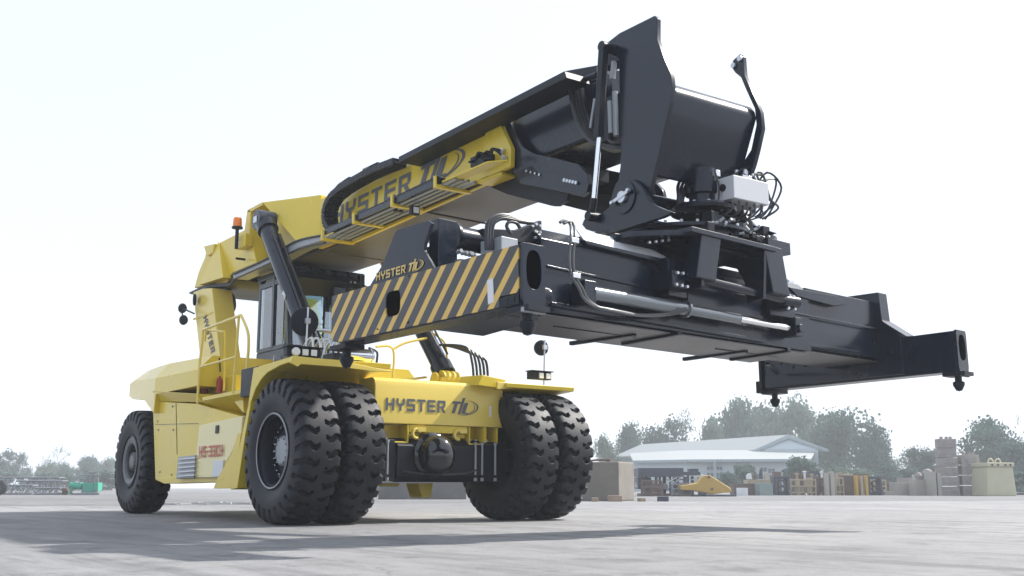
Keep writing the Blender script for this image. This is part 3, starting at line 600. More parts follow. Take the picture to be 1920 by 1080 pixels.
t = MB(); t.prism(fp, (0, .05, 0)); build('far_side_plate', t, BLK, BH, bev=.006)
t = MB()
for px, py in ((1376, 123), (1388, 110)): q_ = P(px, py, 1, .495); t.cyl(q_, q_+V((0, -.02, 0)), .028, 14)
build('bracket_pin', t, STEEL, BH, bev=0)
# cross box, rounded top front edge
f0, f1, f2, f3 = [P(*q_, 1, -.59) for q_ in ((1228, 128), (1263, 150), (1262, 178), (1224, 326))]
prof = [V((f3.x-.02, 0, f3.z-.01)), f3, f2.lerp(f3, .5), f2, f2+V((-.015, 0, .07)), f2+V((-.06, 0, .13)), f2+V((-.14, 0, .17)), f2+V((-.26, 0, .18)), V((f2.x-.55, -.59, f2.z+.10)), V((f3.x-.40, -.59, f3.z+.30))]
prof = [V((p.x, -.59, p.z)) for p in prof]
t = MB(); t.prism(prof, (0, 1.09, 0)); XB = build('cross_beam', t, BLK, BH, bev=0, sharp=38)
c = [P(*q_, 0, f3.x-.06) for q_ in ((1226, 318), (1228, 324), (1248, 332), (1260, 335), (1272, 330), (1278, 314), (1284, 306), (1300, 300), (1290, 290), (1230, 290))]
t = MB(); t.prism(c, (-.3, 0, 0)); build('lower_lip', t, BLK, XB, bev=.01)
# tilt cylinder in front of the inner boom
c0, c1, c2, c3 = [P(*q_, 1, -.74) for q_ in ((1134, 92), (1124, 258), (1114, 372), (1109, 402))]
t = MB(); t.cyl(c0, c1, .038, 20); t.bar(c0+V((0, -.03, .02)), c1+V((0, -.03, 0)), .075, .035, (0, -1, 0)); t.cyl(c0+V((0, -.05, .02)), c0+V((0, .12, .02)), .05, 20); TC = build('tilt_cylinder', t, BLKM, BH, bev=.004)
t = MB(); t.cyl(c1, c2, .026, 20); build('cylinder_rod', t, CHROME, TC, bev=0)
t = MB(); t.cyl(c2, c3, .034, 20); t.cyl(c3+V((0, -.05, -.02)), c3+V((0, .1, -.02)), .045, 16); build('rod_end', t, BLKM, TC, bev=0)
t = MB(); 
for a, b in (((1152, 115), (1148, 148)), ((1153, 172), (1156, 255)), ((1144, 190), (1146, 250)), ((1122, 125), (1120, 180)), ((1115, 185), (1107, 240))): t.tube(PY(-.60, a, b), .028 if a[0] > 1140 else .014, 10)
build('valve_pipes', t, GREYM, BH, bev=0)
t = MB(); t.box((c1.x-.2, -.58, c1.z+.02), (c1.x+.12, -.46, c1.z+.45)); t.box((c1.x-.12, -.6, c1.z+.75), (c1.x+.15, -.46, c1.z+.95)); build('valve_block', t, BLKM, BH, bev=.006)
t = MB()
for k in range(3): t.tube(PY(-.6+.04*k, (1142+k*4, 245), (1142+k*3, 262), (1152, 268+k*3), (1164, 266+k*4)), .018, 8)
build('head_hose', t, HOSE, BH, bev=0)

# ---------------- yoke and rotator
yk = [(1164, 336), (1186, 336), (1204, 350), (1214, 372), (1225, 384), (1244, 392), (1262, 398), (1240, 408), (1180, 427), (1145, 438), (1110, 434), (1098, 430), (1091, 421), (1095, 411), (1110, 407), (1128, 400), (1141, 389), (1146, 372), (1150, 354), (1155, 342)]
YK = []
for sg in (-1, 1):
    c = PY(-.70, *yk)
    t = MB(); t.prism(c, (0, .05, 0)) if sg < 0 else t.prism([V((p.x, .60, p.z)) for p in c], (0, .05, 0))
    if sg < 0: RT = build('rotator_yoke', t, BLK, RS, bev=.006)
    else: build('far_yoke_plate', t, BLK, RT, bev=.006)
pc = P(1169, 370, 1, -.71); t = MB(); t.cyl(pc+V((0, -.006, 0)), pc+V((0, .05, 0)), .155, 40); t.cyl(pc+V((0, -.01, 0)), V((pc.x, .66, pc.z)), .08, 24); build('pivot_pin', t, BLK, RT)
t = MB(); t.cyl(pc+V((0, -.035, 0)), pc+V((0, -.008, 0)), .055, 24); t.bar(pc+V((-.12, -.03, -.03)), pc+V((.12, -.03, .04)), .035, .02, (0, -1, 0))
for s_ in (-1, 1): t.cyl(pc+V((s_*.11, -.06, s_*.035)), pc+V((s_*.11, -.03, s_*.035)), .02, 6)
build('pin_keeper', t, STEEL, RT, bev=.003)
ZT = 1.02                                    # top of the pedestal in spreader metres
t = MB(); t.lathe([(.66, 0), (.66, .03), (.62, .04), (.62, .09), (.70, .10), (.70, .13), (.5, .14), (0, .14)], L(0, 0, ZT), SPM.to_3x3() @ V((0, 0, 1)), 56)
t.box((-.7, -.72, ZT+.145), (.25, .66, ZT+.17), L); SR = build('slewing_ring', t, BLK, RT, bev=0, sharp=30)
t = MB()
for k in range(30): a = 2*math.pi*k/30; t.cyl(L(.68*math.cos(a), .68*math.sin(a), ZT+.13), L(.68*math.cos(a), .68*math.sin(a), ZT+.155), .014, 6)
build('ring_bolts', t, STEEL, SR, bev=0)
# slew motor
mx = .35; a = PL(1318, 391, 0, mx); b = PL(1318, 318, 0, mx); t = MB(); r = .155; h = (b.z-a.z); o = L(mx, a.y, a.z); up = SPM.to_3x3() @ V((0, 0, 1))
t.lathe([(.30, -.05), (.31, -.02), (.30, 0), (.18, .01), (.125, .02), (.125, h*.30), (.158, h*.33), (.162, h*.5), (.158, h*.72), (.135, h*.74), (.135, h*.96), (.11, h), (0, h)], o, up, 40); MO = build('slew_motor', t, BLK, RT, bev=0, sharp=30)
t = MB()
for k in range(10): a_ = 2*math.pi*k/10; p = o+SPM.to_3x3() @ V((math.cos(a_)*.21, math.sin(a_)*.21, 0)); t.cyl(p, p+up*.03, .018, 6)
p = o+SPM.to_3x3() @ V((.06, .10, h*.8)); t.box((p.x, p.y-.03, p.z), (p.x+.06, p.y+.03, p.z+.06)); build('motor_fittings', t, STEEL, MO, bev=.003)
t = MB()
for k in range(4): t.tube([P(1300-k*7, 305, 0, 4.4), P(1302-k*8, 330, 0, 4.4), P(1292-k*7, 350, 0, 4.45), P(1281-k*3, 370, 0, 4.5), P(1278-k*3, 396, 0, 4.5)], .016, 8)
build('motor_hose', t, HOSE, MO, bev=0)
t = MB(); t.tube([P(1226, 352, 0, 4.3), P(1230, 370, 0, 4.3), P(1245, 385, 0, 4.35), P(1270, 398, 0, 4.4)], .006, 6); t.tube([P(1345, 340, 0, 4.75), P(1362, 345, 0, 4.8)], .006, 6); t.tube([P(1340, 320, 0, 4.75), P(1348, 350, 0, 4.8), P(1346, 385, 0, 4.8)], .008, 6); build('motor_cable', t, HOSE, MO, bev=0)
# electrical enclosure
xe = 4.95; c = [P(*q_, 0, xe) for q_ in ((1375, 327), (1441, 350), (1437, 391), (1379, 371))]; w_ = P(1357, 330, 1, c[0].y)
c = [V((xe, c[0].y, c[0].z)), V((xe, c[1].y, c[0].z)), V((xe, c[1].y, c[3].z)), V((xe, c[0].y, c[3].z))]
t = MB(); t.prism(c, (-.26, 0, 0)); EB = build('electrical_box', t, WHITEM, RT, bev=.008)
t = MB(); q_ = c[0].lerp(c[3], .45)+V((-.13, 0, 0)); t.cyl(q_+V((0, -.01, 0)), q_+V((0, .0, 0)), .035, 16); t.bar(q_+V((0, -.02, -.03)), q_+V((0, -.02, .03)), .012, .016, (0, -1, 0)); build('isolator_switch', t, BLKM, EB, bev=0)
t = MB()
for k in range(9): p = c[3].lerp(c[2], .06+k*.105)+V((-.05-.1*(k % 2), 0, 0)); t.cyl(p+V((0, 0, -.03)), p, .014, 8); t.tube([p+V((0, 0, -.03)), p+V((-.02, .02, -.08)), p+V((-.10, .05*random.uniform(-1, 1), -.12)), p+V((-.2, .05*random.uniform(-1, 1), -.10))], .008, 6)
build('cable_gland', t, DKG, EB, bev=0)
t = MB()
for k in range(9):
    p = V((xe-.3, c[0].y+.35+k*.035, c[0].z-.05)); r1 = lambda s=.1: random.uniform(-s, s)
    t.tube([p, p+V((r1(.05), r1(), .16+r1())), p+V((.05, .12+r1(), .20+r1(.06))), p+V((.05, .25+r1(), .10+r1())), p+V((.04, .22+r1(), -.08+r1())), p+V((0, .12, -.2))], .011, 6)
build('loose_cable', t, HOSE, EB, bev=0)
t = MB(); p = V((xe-.25, c[0].y+.35, c[0].z-.02)); t.box((p.x-.1, p.y, p.z), (p.x+.05, p.y+.13, p.z+.13)); t.box((p.x-.1, p.y+.18, p.z), (p.x+.05, p.y+.28, p.z+.08))
for k in range(5): q_ = p+V((random.uniform(-.05, .05), .05*k, .14)); t.cyl(q_, q_+V((0, .01, .05)), .02, 8)
build('valve_block', t, STEEL, EB, bev=.005)
t = MB()
for k in range(14):
    q_ = PL(1330+k*8, 402+k*1.5, 0, .62); p = L(.60, q_.y, ZT+.05+random.uniform(0, .14)); s1 = random.uniform(.02, .05); t.box((p.x-.08, p.y-s1, p.z-s1), (p.x+.04, p.y+s1, p.z+s1))
build('manifold', t, BLKM, RT, bev=.006)
t = MB()
for k in range(12): q_ = PL(1330+k*9, 405+k*1.6, 0, .62); p = L(.68, q_.y, ZT+.06+random.uniform(-.02, .12)); t.cyl(p, p+V((random.uniform(-.02, .04), random.uniform(-.04, .04), random.uniform(0, .04))), .014, 8)
build('manifold_fittings', t, GREYM, RT, bev=0)
t = MB(); t.lathe([(.22, 0), (.24, .01), (.24, .05), (.22, .06), (0, .06)], L(.40, .58, ZT+.10), up, 36); t.box((.2, .45, ZT-.02), (.68, .8, ZT+.095), L); t.cyl(L(.3, .45, ZT+.16), L(.3, .45, ZT+.36), .07, 20); t.cyl(L(.3, .7, ZT+.16), L(.3, .7, ZT+.3), .06, 20); build('second_motor_mount', t, BLK, RT, bev=.004)

# ================================================================ spreader
def LB(mb, a, b): return mb.box(a, b, L)
mb = MB(); prf = [(-.38, .15), (.38, .17), (.38, .76), (.30, .84), (.27, .87), (-.30, .86), (-.38, .78)]
mb.prism([L(x, -2.13, z) for x, z in prf], L(0, 1.5, 0)-L(0, -2.13, 0))
SPR = build('spreader', mb, BLK, RS, bev=.008)
t = MB(); prf2 = [(-.34, .19), (.34, .21), (.34, .83), (-.34, .83)]; t.prism([L(x, 1.51, z) for x, z in prf2], L(0, 2.95, 0)-L(0, 1.51, 0)); build('telescopic_beam', t, BLK, SPR, bev=.008)
t = MB(); t.prism([L(x, -2.98, z) for x, z in [(-.34, .06), (.34, .10), (.34, .42), (-.34, .42)]], L(0, -2.131, 0)-L(0, -2.98, 0)); build('telescopic_beam', t, BLK, SPR, bev=.008)
def strip(x, p, th=.02, m_=BLK, name='guide_rail', d=None):
    c = [SPM @ PL(*q_, 0, x) for q_ in p]; return build(name, MB().prism(c, SPM.to_3x3() @ V(d or (th, 0, 0))), m_, SPR, bev=.003)
strip(.385, [(1086, 452), (1255, 494), (1255, 500), (1090, 460)], .06)
strip(.384, [(1025, 497), (1300, 556), (1440, 588), (1440, 592), (1300, 560), (1025, 501)], .015)
strip(.384, [(1486, 585), (1650, 617), (1650, 620), (1486, 588)], .012, name='weld_seam')
strip(.384, [(1030, 567), (1430, 637), (1430, 643), (1030, 574)], .03)
strip(.345, [(1490, 640), (1640, 665), (1640, 671), (1490, 646)], .03)
# sloping top wear strip; sun glare put into its pale colour
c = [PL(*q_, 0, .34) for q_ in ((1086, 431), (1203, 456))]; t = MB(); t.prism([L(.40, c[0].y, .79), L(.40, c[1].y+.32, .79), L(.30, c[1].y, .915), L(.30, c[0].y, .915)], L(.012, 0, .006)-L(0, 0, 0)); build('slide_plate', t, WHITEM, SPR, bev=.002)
c = [SPM @ PL(*q_, 0, .40) for q_ in ((1480, 538), (1570, 555), (1586, 571), (1565, 574), (1495, 555))]; build('top_flange', MB().prism(c, L(-.1, 0, 0)-L(0, 0, 0)), BLK, SPR)
t = MB(); c = [PL(*q_, 2, .155) for q_ in ((1070, 640), (1190, 624), (1168, 640), (1275, 622), (1282, 670), (1400, 655), (1370, 670), (1480, 655))]
for k in range(0, 8, 2): build('underside_rib', MB().bar(L(c[k].x, c[k].y, .135), L(c[k+1].x, c[k+1].y, .145), .05, .035), BLKM, SPR, bev=.003)
for k in (-1.2, .9): build('underside_seam', MB().bar(L(.05, k-.5, .14), L(.05, k+.5, .145), .014, .012), BLKM, SPR, bev=.003)
t = MB(); t.box((-.37, -2.1, .138), (.37, 1.49, .149), lambda x, y, z: L(x, y, z+.008*(x > 0))); build('bottom_plate', t, GREYP, SPR, bev=0)
t = MB(); t.box((-.33, 1.52, .182), (.33, 2.9, .189), L); build('bottom_plate', t, GREYP, SPR, bev=0)

HL = 3.05
def endbeam(sg):
    mb = MB()
    y0, y1 = (-HL, -HL+.20) if sg < 0 else (HL-.20, HL)
    mb.prism([L(x, y0, z) for x, z in ((-1.20, .035), (-1.05, .0), (1.17, .0), (1.17, .42), (-1.20, .42))], L(0, y1, 0)-L(0, y0, 0))
    return mb
# near end beam with hazard tape, square hole
NE = build('end_beam', endbeam(-1), BLK, SPR, bev=.006)
def rr(cx, cz, hx, hz, n=40, e=4):
    out = []
    for i in range(n):
        a = 2*math.pi*i/n; c_, s_ = math.cos(a), math.sin(a); k = (abs(c_)**e+abs(s_)**e)**(-1/e); out.append((cx+hx*c_*k, cz+hz*s_*k))
    return out
def rectray(x0, x1, z0, z1, cx, cz, n=40):
    out = []
    for i in range(n):
        a = 2*math.pi*(i)/n; c_, s_ = math.cos(a), math.sin(a); ks = []
        if c_ > 1e-6: ks.append((x1-cx)/c_)
        if c_ < -1e-6: ks.append((x0-cx)/c_)
        if s_ > 1e-6: ks.append((z1-cz)/s_)
        if s_ < -1e-6: ks.append((z0-cz)/s_)
        k = min(ks); out.append((cx+c_*k, cz+s_*k))
    return out
h0 = PL(737, 569, 1, -HL-.012)
ys = -HL-.014
def uvf(p): q_ = SPI @ p; return (q_.x, q_.z)
hx0, hx1 = h0.x-.22, h0.x+.22
t = MB(); t.ring([L(x, ys, z) for x, z in rectray(hx0, hx1, .04, .415, h0.x, h0.z)], [L(x, ys, z) for x, z in rr(h0.x, h0.z, .10, .10)], L(0, .012, 0)-L(0, 0, 0))
for poly in ([(-1.20, .05), (-1.06, .012), (hx0, .012), (hx0, .415), (-1.20, .415)], [(hx1, .012), (.97, .012), (.97, .085), (1.17, .085), (1.17, .415), (hx1, .415)], [(hx0, .012), (hx1, .012), (hx1, .04), (hx0, .04)]):
    t.prism([L(x, ys, z) for x, z in poly], L(0, .012, 0)-L(0, 0, 0))
build('hazard_tape_panel', t, HAZ, NE, bev=0, uv=uvf)
t = MB(); t.prism([L(x, ys+.0125, z) for x, z in rr(h0.x, h0.z, .101, .101)], L(0, .001, 0)-L(0, 0, 0)); build('cutout_shade', t, mat('shade_black', (.002, .002, .003), .9, spec=0.), NE, bev=0)  # black plate painted in for the shade inside the hole
t = MB(); t.box((.98, ys, .005), (1.17, ys+.013, .075), L); t.box((1.02, ys-.004, .015), (1.06, ys, .06), L); t.box((1.09, ys-.004, .02), (1.13, ys, .065), L); build('corner_patch', t, BLKM, NE, bev=.002)
a = [SPM @ PL(*q_, 1, ys-.003) for q_ in ((913, 526), (924, 521), (926, 566), (915, 571))]; build('sticker', MB().prism(a, L(0, .002, 0)-L(0, 0, 0)), STICK, NE, bev=0)
def endcap(sg, xc):
    yc = -HL+.10 if sg < 0 else HL-.10; o = [L(xc, y, z) for y, z in rectray(yc-.105, yc+.105, -.01, .43, yc, .25)]; i_ = [L(xc, y, z) for y, z in rr(yc, .25, .068, .135, e=2.6)]
    c = build('end_cap', MB().ring(o, i_, L(.03, 0, 0)-L(0, 0, 0)), BLK if sg < 0 else BLK, NE if sg < 0 else FE, bev=.003)
    build('socket_shade', MB().prism([L(xc+.001, y, z) for y, z in rr(yc, .25, .07, .137, e=2.6)], L(.003, 0, 0)-L(0, 0, 0)), bpy.data.materials['shade_black'], NE if sg < 0 else FE, bev=0)  # black plate stands for the shade inside the oval socket
    t = MB(); t.box((xc+.0, yc-.10, -.05), (xc+.035, yc+.10, -.012), L); build('corner_shoe', t, GREYM if sg < 0 else BLK, NE if sg < 0 else FE, bev=.008)
FE = build('end_beam', endbeam(1), BLK, SPR, bev=.006)
endcap(-1, 1.171); endcap(1, 1.171)
for ex, ey in ((-1.13, -2.95), (1.13, -2.95), (-1.13, 2.95), (1.13, 2.95)):
    t = MB(); t.lathe([(.06, .06), (.06, -.03), (.035, -.04), (.035, -.09), (.058, -.10), (.058, -.13), (.03, -.185), (0, -.195)], L(ex, ey, 0), up, 20); t.box((ex-.12, ey-.095, -.04), (ex+.12, ey+.095, -.002), L)
    build('twistlock', t, BLKM, NE if ey < 0 else FE, bev=0, sharp=30)
t = MB(); t.box((-1.24, HL-.24, .0), (-1.201, HL+.01, .40), L); t.box((-1.32, HL-.20, -.02), (-1.241, HL-.02, .12), L); build('beam_end_plate', t, BLKM, FE, bev=.004)
t = MB()
for dx, dz in ((0, 0), (.16, .0), (0, .14), (.16, .14), (-.17, .2)): q_ = L(-.78+dx, HL-.203, .10+dz); t.cyl(q_, q_+(L(0, -.006, 0)-L(0, 0, 0)), .018, 12)
build('rivet', t, BLKM, FE, bev=0)
# gusset behind the hazard beam, carries the small lettering
gp = [(696, 545), (722, 482), (745, 431), (748, 428), (806, 416), (810, 420), (797, 458), (794, 470), (812, 500), (760, 520)]
c = [SPM @ PL(*q_, 1, -HL+.02) for q_ in ((680, 558), (716, 497), (740, 436), (745, 430), (802, 413), (809, 418), (796, 458), (795, 470), (815, 505), (760, 532))]
GS = build('gusset_plate', MB().prism(c, L(0, .03, 0)-L(0, 0, 0)), BLK, SPR, bev=.005)
a0, a1 = PL(706, 527, 1, -HL+.018), PL(795, 490, 1, -HL+.018)
brand('lettering', SPM @ a0, (SPM @ V((a1.x, a1.y, a0.z)))-(SPM @ a0), SPM.to_3x3() @ V((0, 0, 1)), SPM.to_3x3() @ V((0, -1, 0)), (a1-a0).length, .066, DECALY, GS)
# far end upright and gusset
t = MB(); q1 = [PL(*q_, 1, 2.95) for q_ in ((1645, 557), (1662, 560), (1668, 615), (1712, 638), (1720, 690), (1655, 672))]
t.prism([L(p.x, 2.78, p.z) for p in (V((-.40, 0, .95)), V((.40, 0, .93)), V((.42, 0, .62)), V((.62, 0, .42)), V((.62, 0, .02)), V((-.55, 0, .02)), V((-.40, 0, .5)))], L(0, .17, 0)-L(0, 0, 0)); build('end_upright', t, BLK, SPR, bev=.006)
t = MB(); t.bar(L(.44, 2.84, .60), L(.66, 2.90, .425), .20, .015, (SPM.to_3x3() @ V((1, 0, 1)))); build('gusset_flange', t, BLK, SPR, bev=.002)
t = MB(); t.prism([L(-1.15, 2.80, .17), L(-.45, 2.80, .155), L(-.2, 2.80, .03), L(-1.15, 2.80, .02)], L(0, .04, 0)-L(0, 0, 0)); t.bar(L(-.9, 2.7, .17), L(-.45, 1.9, .175), .05, .03); build('corner_brace', t, BLK, SPR, bev=.003)
# machinery above the near end: big box, motor tube, hoses, bolted arm
a = [PL(*q_, 0, .05) for q_ in ((822, 408), (858, 413), (860, 460), (822, 465))]; t = MB(); t.box((-.07, a[0].y, .42), (.05, a[1].y, a[0].z), L); LS = build('locking_gear', t, BLK, SPR)
b = [PL(*q_, 0, -.02) for q_ in ((858, 440), (905, 455))]; t = MB(); t.cyl(L(-.1, b[0].y, b[0].z), L(-.1, b[1].y+.1, b[0].z-.0), .095, 28); t.cyl(L(-.1, b[0].y, b[0].z), L(-.1, b[0].y+.03, b[0].z), .12, 28); build('drive_motor', t, BLK, LS, bev=.004)
a = [PL(*q_, 0, .45) for q_ in ((940, 442), (962, 444), (962, 462), (934, 470))]; t = MB(); t.box((.2, a[0].y, a[3].z-.05), (.45, a[1].y+.05, a[0].z), L); build('sensor_box', t, GREYM, LS)
t = MB()
for k in range(12):
    q_ = PL(858+k*7, 458-k*.3, 0, .1); p = L(.1, q_.y, .60-.02*k/12); t.cyl(p, p+V((.05, random.uniform(-.02, .03), random.uniform(-.02, .03))), .016, 7)
t.box((.0, PL(860, 470, 0, .1).y, .44), (.12, PL(920, 470, 0, .1).y, .55), L); build('gear_fittings', t, GREYM, LS, bev=0)
t = MB(); t.box((-.3, -2.75, .44), (.08, -2.15, .54), L); t.box((-.2, PL(822, 470, 0, .05).y, .44), (.02, PL(850, 470, 0, .05).y, .66), L); build('gear_housing', t, BLKM, LS, bev=.006)
c = [SPM @ PL(*q_, 0, .30) for q_ in ((905, 428), (968, 431), (1012, 413), (1016, 414), (1016, 452), (975, 455), (920, 445))]; ar = MB().prism(c, L(-.08, 0, 0)-L(0, 0, 0)); AR = build('bolted_arm', ar, BLKM, LS)
t = MB()
for px, py in ((1011, 424), (1011, 436), (1004, 421), (997, 424), (1002, 434), (1002, 446)): q_ = SPM @ PL(px, py, 0, .31); t.cyl(q_, q_+V((.02, 0, 0)), .012, 8)
build('arm_bolts', t, STEEL, AR, bev=0)
t = MB()
for k in range(3):
    t.tube([SPM @ PL(*q_, 0, .36) for q_ in ((912+k*5, 468), (912+k*5, 440), (915+k*5, 418+k), (930+k*3, 405+k*3), (950, 404+k*3), (970+k*4, 412+k*2), (990+k*5, 418))], .017, 8)
t.tube([SPM @ PL(*q_, 0, .36) for q_ in ((958, 438), (950, 425), (955, 416), (968, 418), (975, 428))], .014, 8)
build('hydraulic_hose', t, HOSE, LS, bev=0)
t = MB(); t.box((.22, -2.78, .10), (.37, -2.3, .17), L); t.cyl(L(.47, -2.30, .27), L(.47, -2.16, .27), .07, 24); t.box((.39, -2.36, .16), (.45, -2.2, .32), L); build('beam_bracket', t, BLK, SPR)
# hose loop on the main beam front; paler grey stands for its highlights
t = MB()
for k in range(2): t.tube([SPM @ PL(px+k*7-(3 if py > 540 else 0), py+k*2, 0, .60 if 430 < py < 586 else .5) for px, py in ((1050, 417), (1060, 413), (1069, 420), (1071, 440), (1068, 470), (1068, 500), (1073, 520), (1085, 540), (1098, 560), (1120, 575), (1150, 581), (1200, 590), (1250, 588), (1290, 578))], .013, 8)
HP = build('cylinder_hose', t, DKG, SPR, bev=0)
t = MB()
for px, py in ((1075, 451), (1078, 517)): q_ = PL(px, py, 0, .48); q_ = PL(px, py, 0, .6); t.box((.58, q_.y-.035, q_.z-.02), (.62, q_.y+.045, q_.z+.02), L)
build('hose_clamp', t, STEEL, HP, bev=.003)
# extension cylinder and upper tube
t = MB(); a, b, c, d = [SPM @ PL(*q_, 0, .50) for q_ in ((1108, 549), (1288, 580), (1384, 598), (1478, 615))]; t.cyl(a, b, .058, 24); t.cyl(b, c, .048, 24); t.cyl(b+(a-b).normalized()*.03, b, .075, 24); EC = build('extension_cylinder', t, BARREL, SPR, bev=.003)
t = MB(); t.cyl(c, d, .03, 20); build('cylinder_rod', t, CHROME, EC, bev=0)
t = MB(); q_ = PL(1487, 612, 0, .5); t.box((.40, q_.y-.04, q_.z-.10), (.56, q_.y+.06, q_.z+.08), L); t.cyl(L(.5, q_.y, q_.z-.03), L(.6, q_.y, q_.z-.03), .04, 14); q2 = PL(1470, 590, 0, .42); t.prism([SPM @ PL(*z, 0, .42) for z in ((1455, 575), (1490, 578), (1492, 605), (1470, 610))], L(-.04, 0, 0)-L(0, 0, 0)); build('rod_bracket', t, BLK, EC, bev=.006)
t = MB(); q_ = PL(1110, 548, 0, .5); t.box((.40, q_.y-.13, q_.z-.10), (.55, q_.y, q_.z+.08), L); build('cylinder_bracket', t, BLK, EC, bev=.006)
t = MB(); a, b = [SPM @ PL(*q_, 0, .62) for q_ in ((1285, 516), (1492, 567))]; t.cyl(a, b, .040, 20); t.cyl(b+V((0, -.2, .0)), b+V((0, .02, 0)), .055, 20); RG = build('guide_tube', t, BLK, SPR, bev=.003)
t = MB(); q_ = PL(1275, 520, 0, .6); t.box((.40, q_.y-.12, q_.z-.10), (.62, q_.y+.04, q_.z+.05), L); build('tube_bracket', t, BLK, RG, bev=.008); t = MB(); q_ = PL(1488, 568, 0, .6); t.box((.40, q_.y-.10, q_.z-.06), (.60, q_.y+.03, q_.z+.08), L); build('tube_bracket', t, BLK, RG, bev=.008)
t = MB()
for px, py in ((1268, 512), (1278, 513), (1288, 515), (1266, 534), (1276, 536), (1286, 538), (1478, 555), (1486, 557), (1476, 578), (1488, 580)): q_ = SPM @ PL(px, py, 0, .625); t.cyl(q_, q_+V((.025, 0, 0)), .014, 8)
build('bracket_bolts', t, STEEL, RG, bev=0)
# pedestal (sideshift frame)
XP = .74; ZB = .56
t = MB(); e = L(0, 0, 1)-L(0, 0, 0)
def lg(top, bot, yw, name='pedestal_leg'):
    mb = MB(); f = [SPM @ PL(*q_, 0, XP) for q_ in top+bot[::-1]]; return mb.prism(f, L(-.16, 0, 0)-L(0, 0, 0))
PD = build('sideshift_frame', MB().box((-.74, -.74, .965), (XP+.02, .46, 1.012), L), BLK, SPR, bev=.006)
build('pedestal_leg', lg([(1317, 428), (1354, 438)], [(1306, 520), (1343, 527)], 0), BLK, PD, bev=.01)
build('pedestal_leg', lg([(1432, 456), (1466, 466)], [(1450, 548), (1482, 556)], 0), BLK, PD, bev=.01)
for yy, pts in ((PL(1317, 428, 0, XP).y, [(.58, .96), (.74, .96), (.70, .52), (.52, .50), (.50, .58), (.50, .70), (.42, .84), (.25, .90), (-.25, .90), (-.42, .84), (-.50, .70), (-.50, .58), (-.52, .50), (-.70, .52), (-.74, .96)]), (PL(1432, 456, 0, XP).y, [(.58, .96), (.74, .96), (.70, .52), (.52, .50), (.50, .58), (.50, .70), (.42, .84), (.25, .90), (-.25, .90), (-.42, .84), (-.50, .70), (-.50, .58), (-.52, .50), (-.70, .52), (-.74, .96)])):
    build('pedestal_side', MB().prism([L(x, yy+.005, z) for x, z in pts[1:]], L(0, .04, 0)-L(0, 0, 0)), BLK, PD, bev=.004)
t = MB(); t.box((-.60, -.68, .93), (.55, .42, .960), L); build('frame_bottom', t, BLKM, PD)
t = MB(); t.box((.41, PL(1250, 505, 0, .5).y, .44), (.52, PL(1266, 505, 0, .5).y+.12, .78), L); t.box((.41, PL(1440, 505, 0, .5).y, .44), (.5, PL(1470, 505, 0, .5).y+.1, .60), L); t.box((.39, PL(1300, 560, 0, .5).y, .40), (.44, PL(1440, 580, 0, .5).y, .60), L); build('slide_guide', t, BLK, PD)
t = MB(); a = PL(1185, 446, 0, .5); b = PL(1316, 419, 0, .74)
t.prism([L(-.74, b.y-.0, .965), L(.74, b.y, .965), L(.5, a.y, .90), L(-.5, a.y, .90)], L(0, 0, .045)-L(0, 0, 0)); t.box((.1, -1.25, .87), (.35, -.6, .95), L); build('frame_wing', t, BLK, PD, bev=.004)
t = MB()
for k in range(9): q_ = SPM @ PL(1216+k*12, 455-k*1.5, 0, .50); t.cyl(q_, q_+V((.02, 0, 0)), .012, 8)
build('frame_bolts', t, STEEL, PD, bev=0)
t = MB(); q_ = PL(1420, 505, 0, .1)
if 0: t.loft([[L(x, y, z) for x, y, z in ((-.1, .05, .87), (.45, .05, .87), (.45, .25, .90), (-.1, .25, .90))], [L(x, y, z) for x, y, z in ((-.1, .8, .87), (.38, .8, .87), (.30, .8, .99), (-.1, .8, .99))]])
t = MB(); q_ = PL(1481, 528, 0, .1); t.box((.0, q_.y-.05, .87), (.12, q_.y+.05, .96), L); build('end_stop', t, STEEL, SPR)
# ================================================================ THE YARD AND WHAT STANDS BEYOND
FH = V((CF.x, CF.y, 0)).normalized()
def BG(px, py, depth):
    d = CF*FPX + CR*(px-960) - CU*(py-540); return CAM + d*(depth/d.dot(FH))
def frame(px, depth, rot=0.):                # x to the right of the picture, y away, z up, standing on the ground
    o = G(px, depth); M = Matrix.Rotation(math.atan2(CR.y, CR.x)+rot, 4, 'Z'); M.translation = o; return M
def mpx(depth): return depth/FPX*math.cos(PITCH)

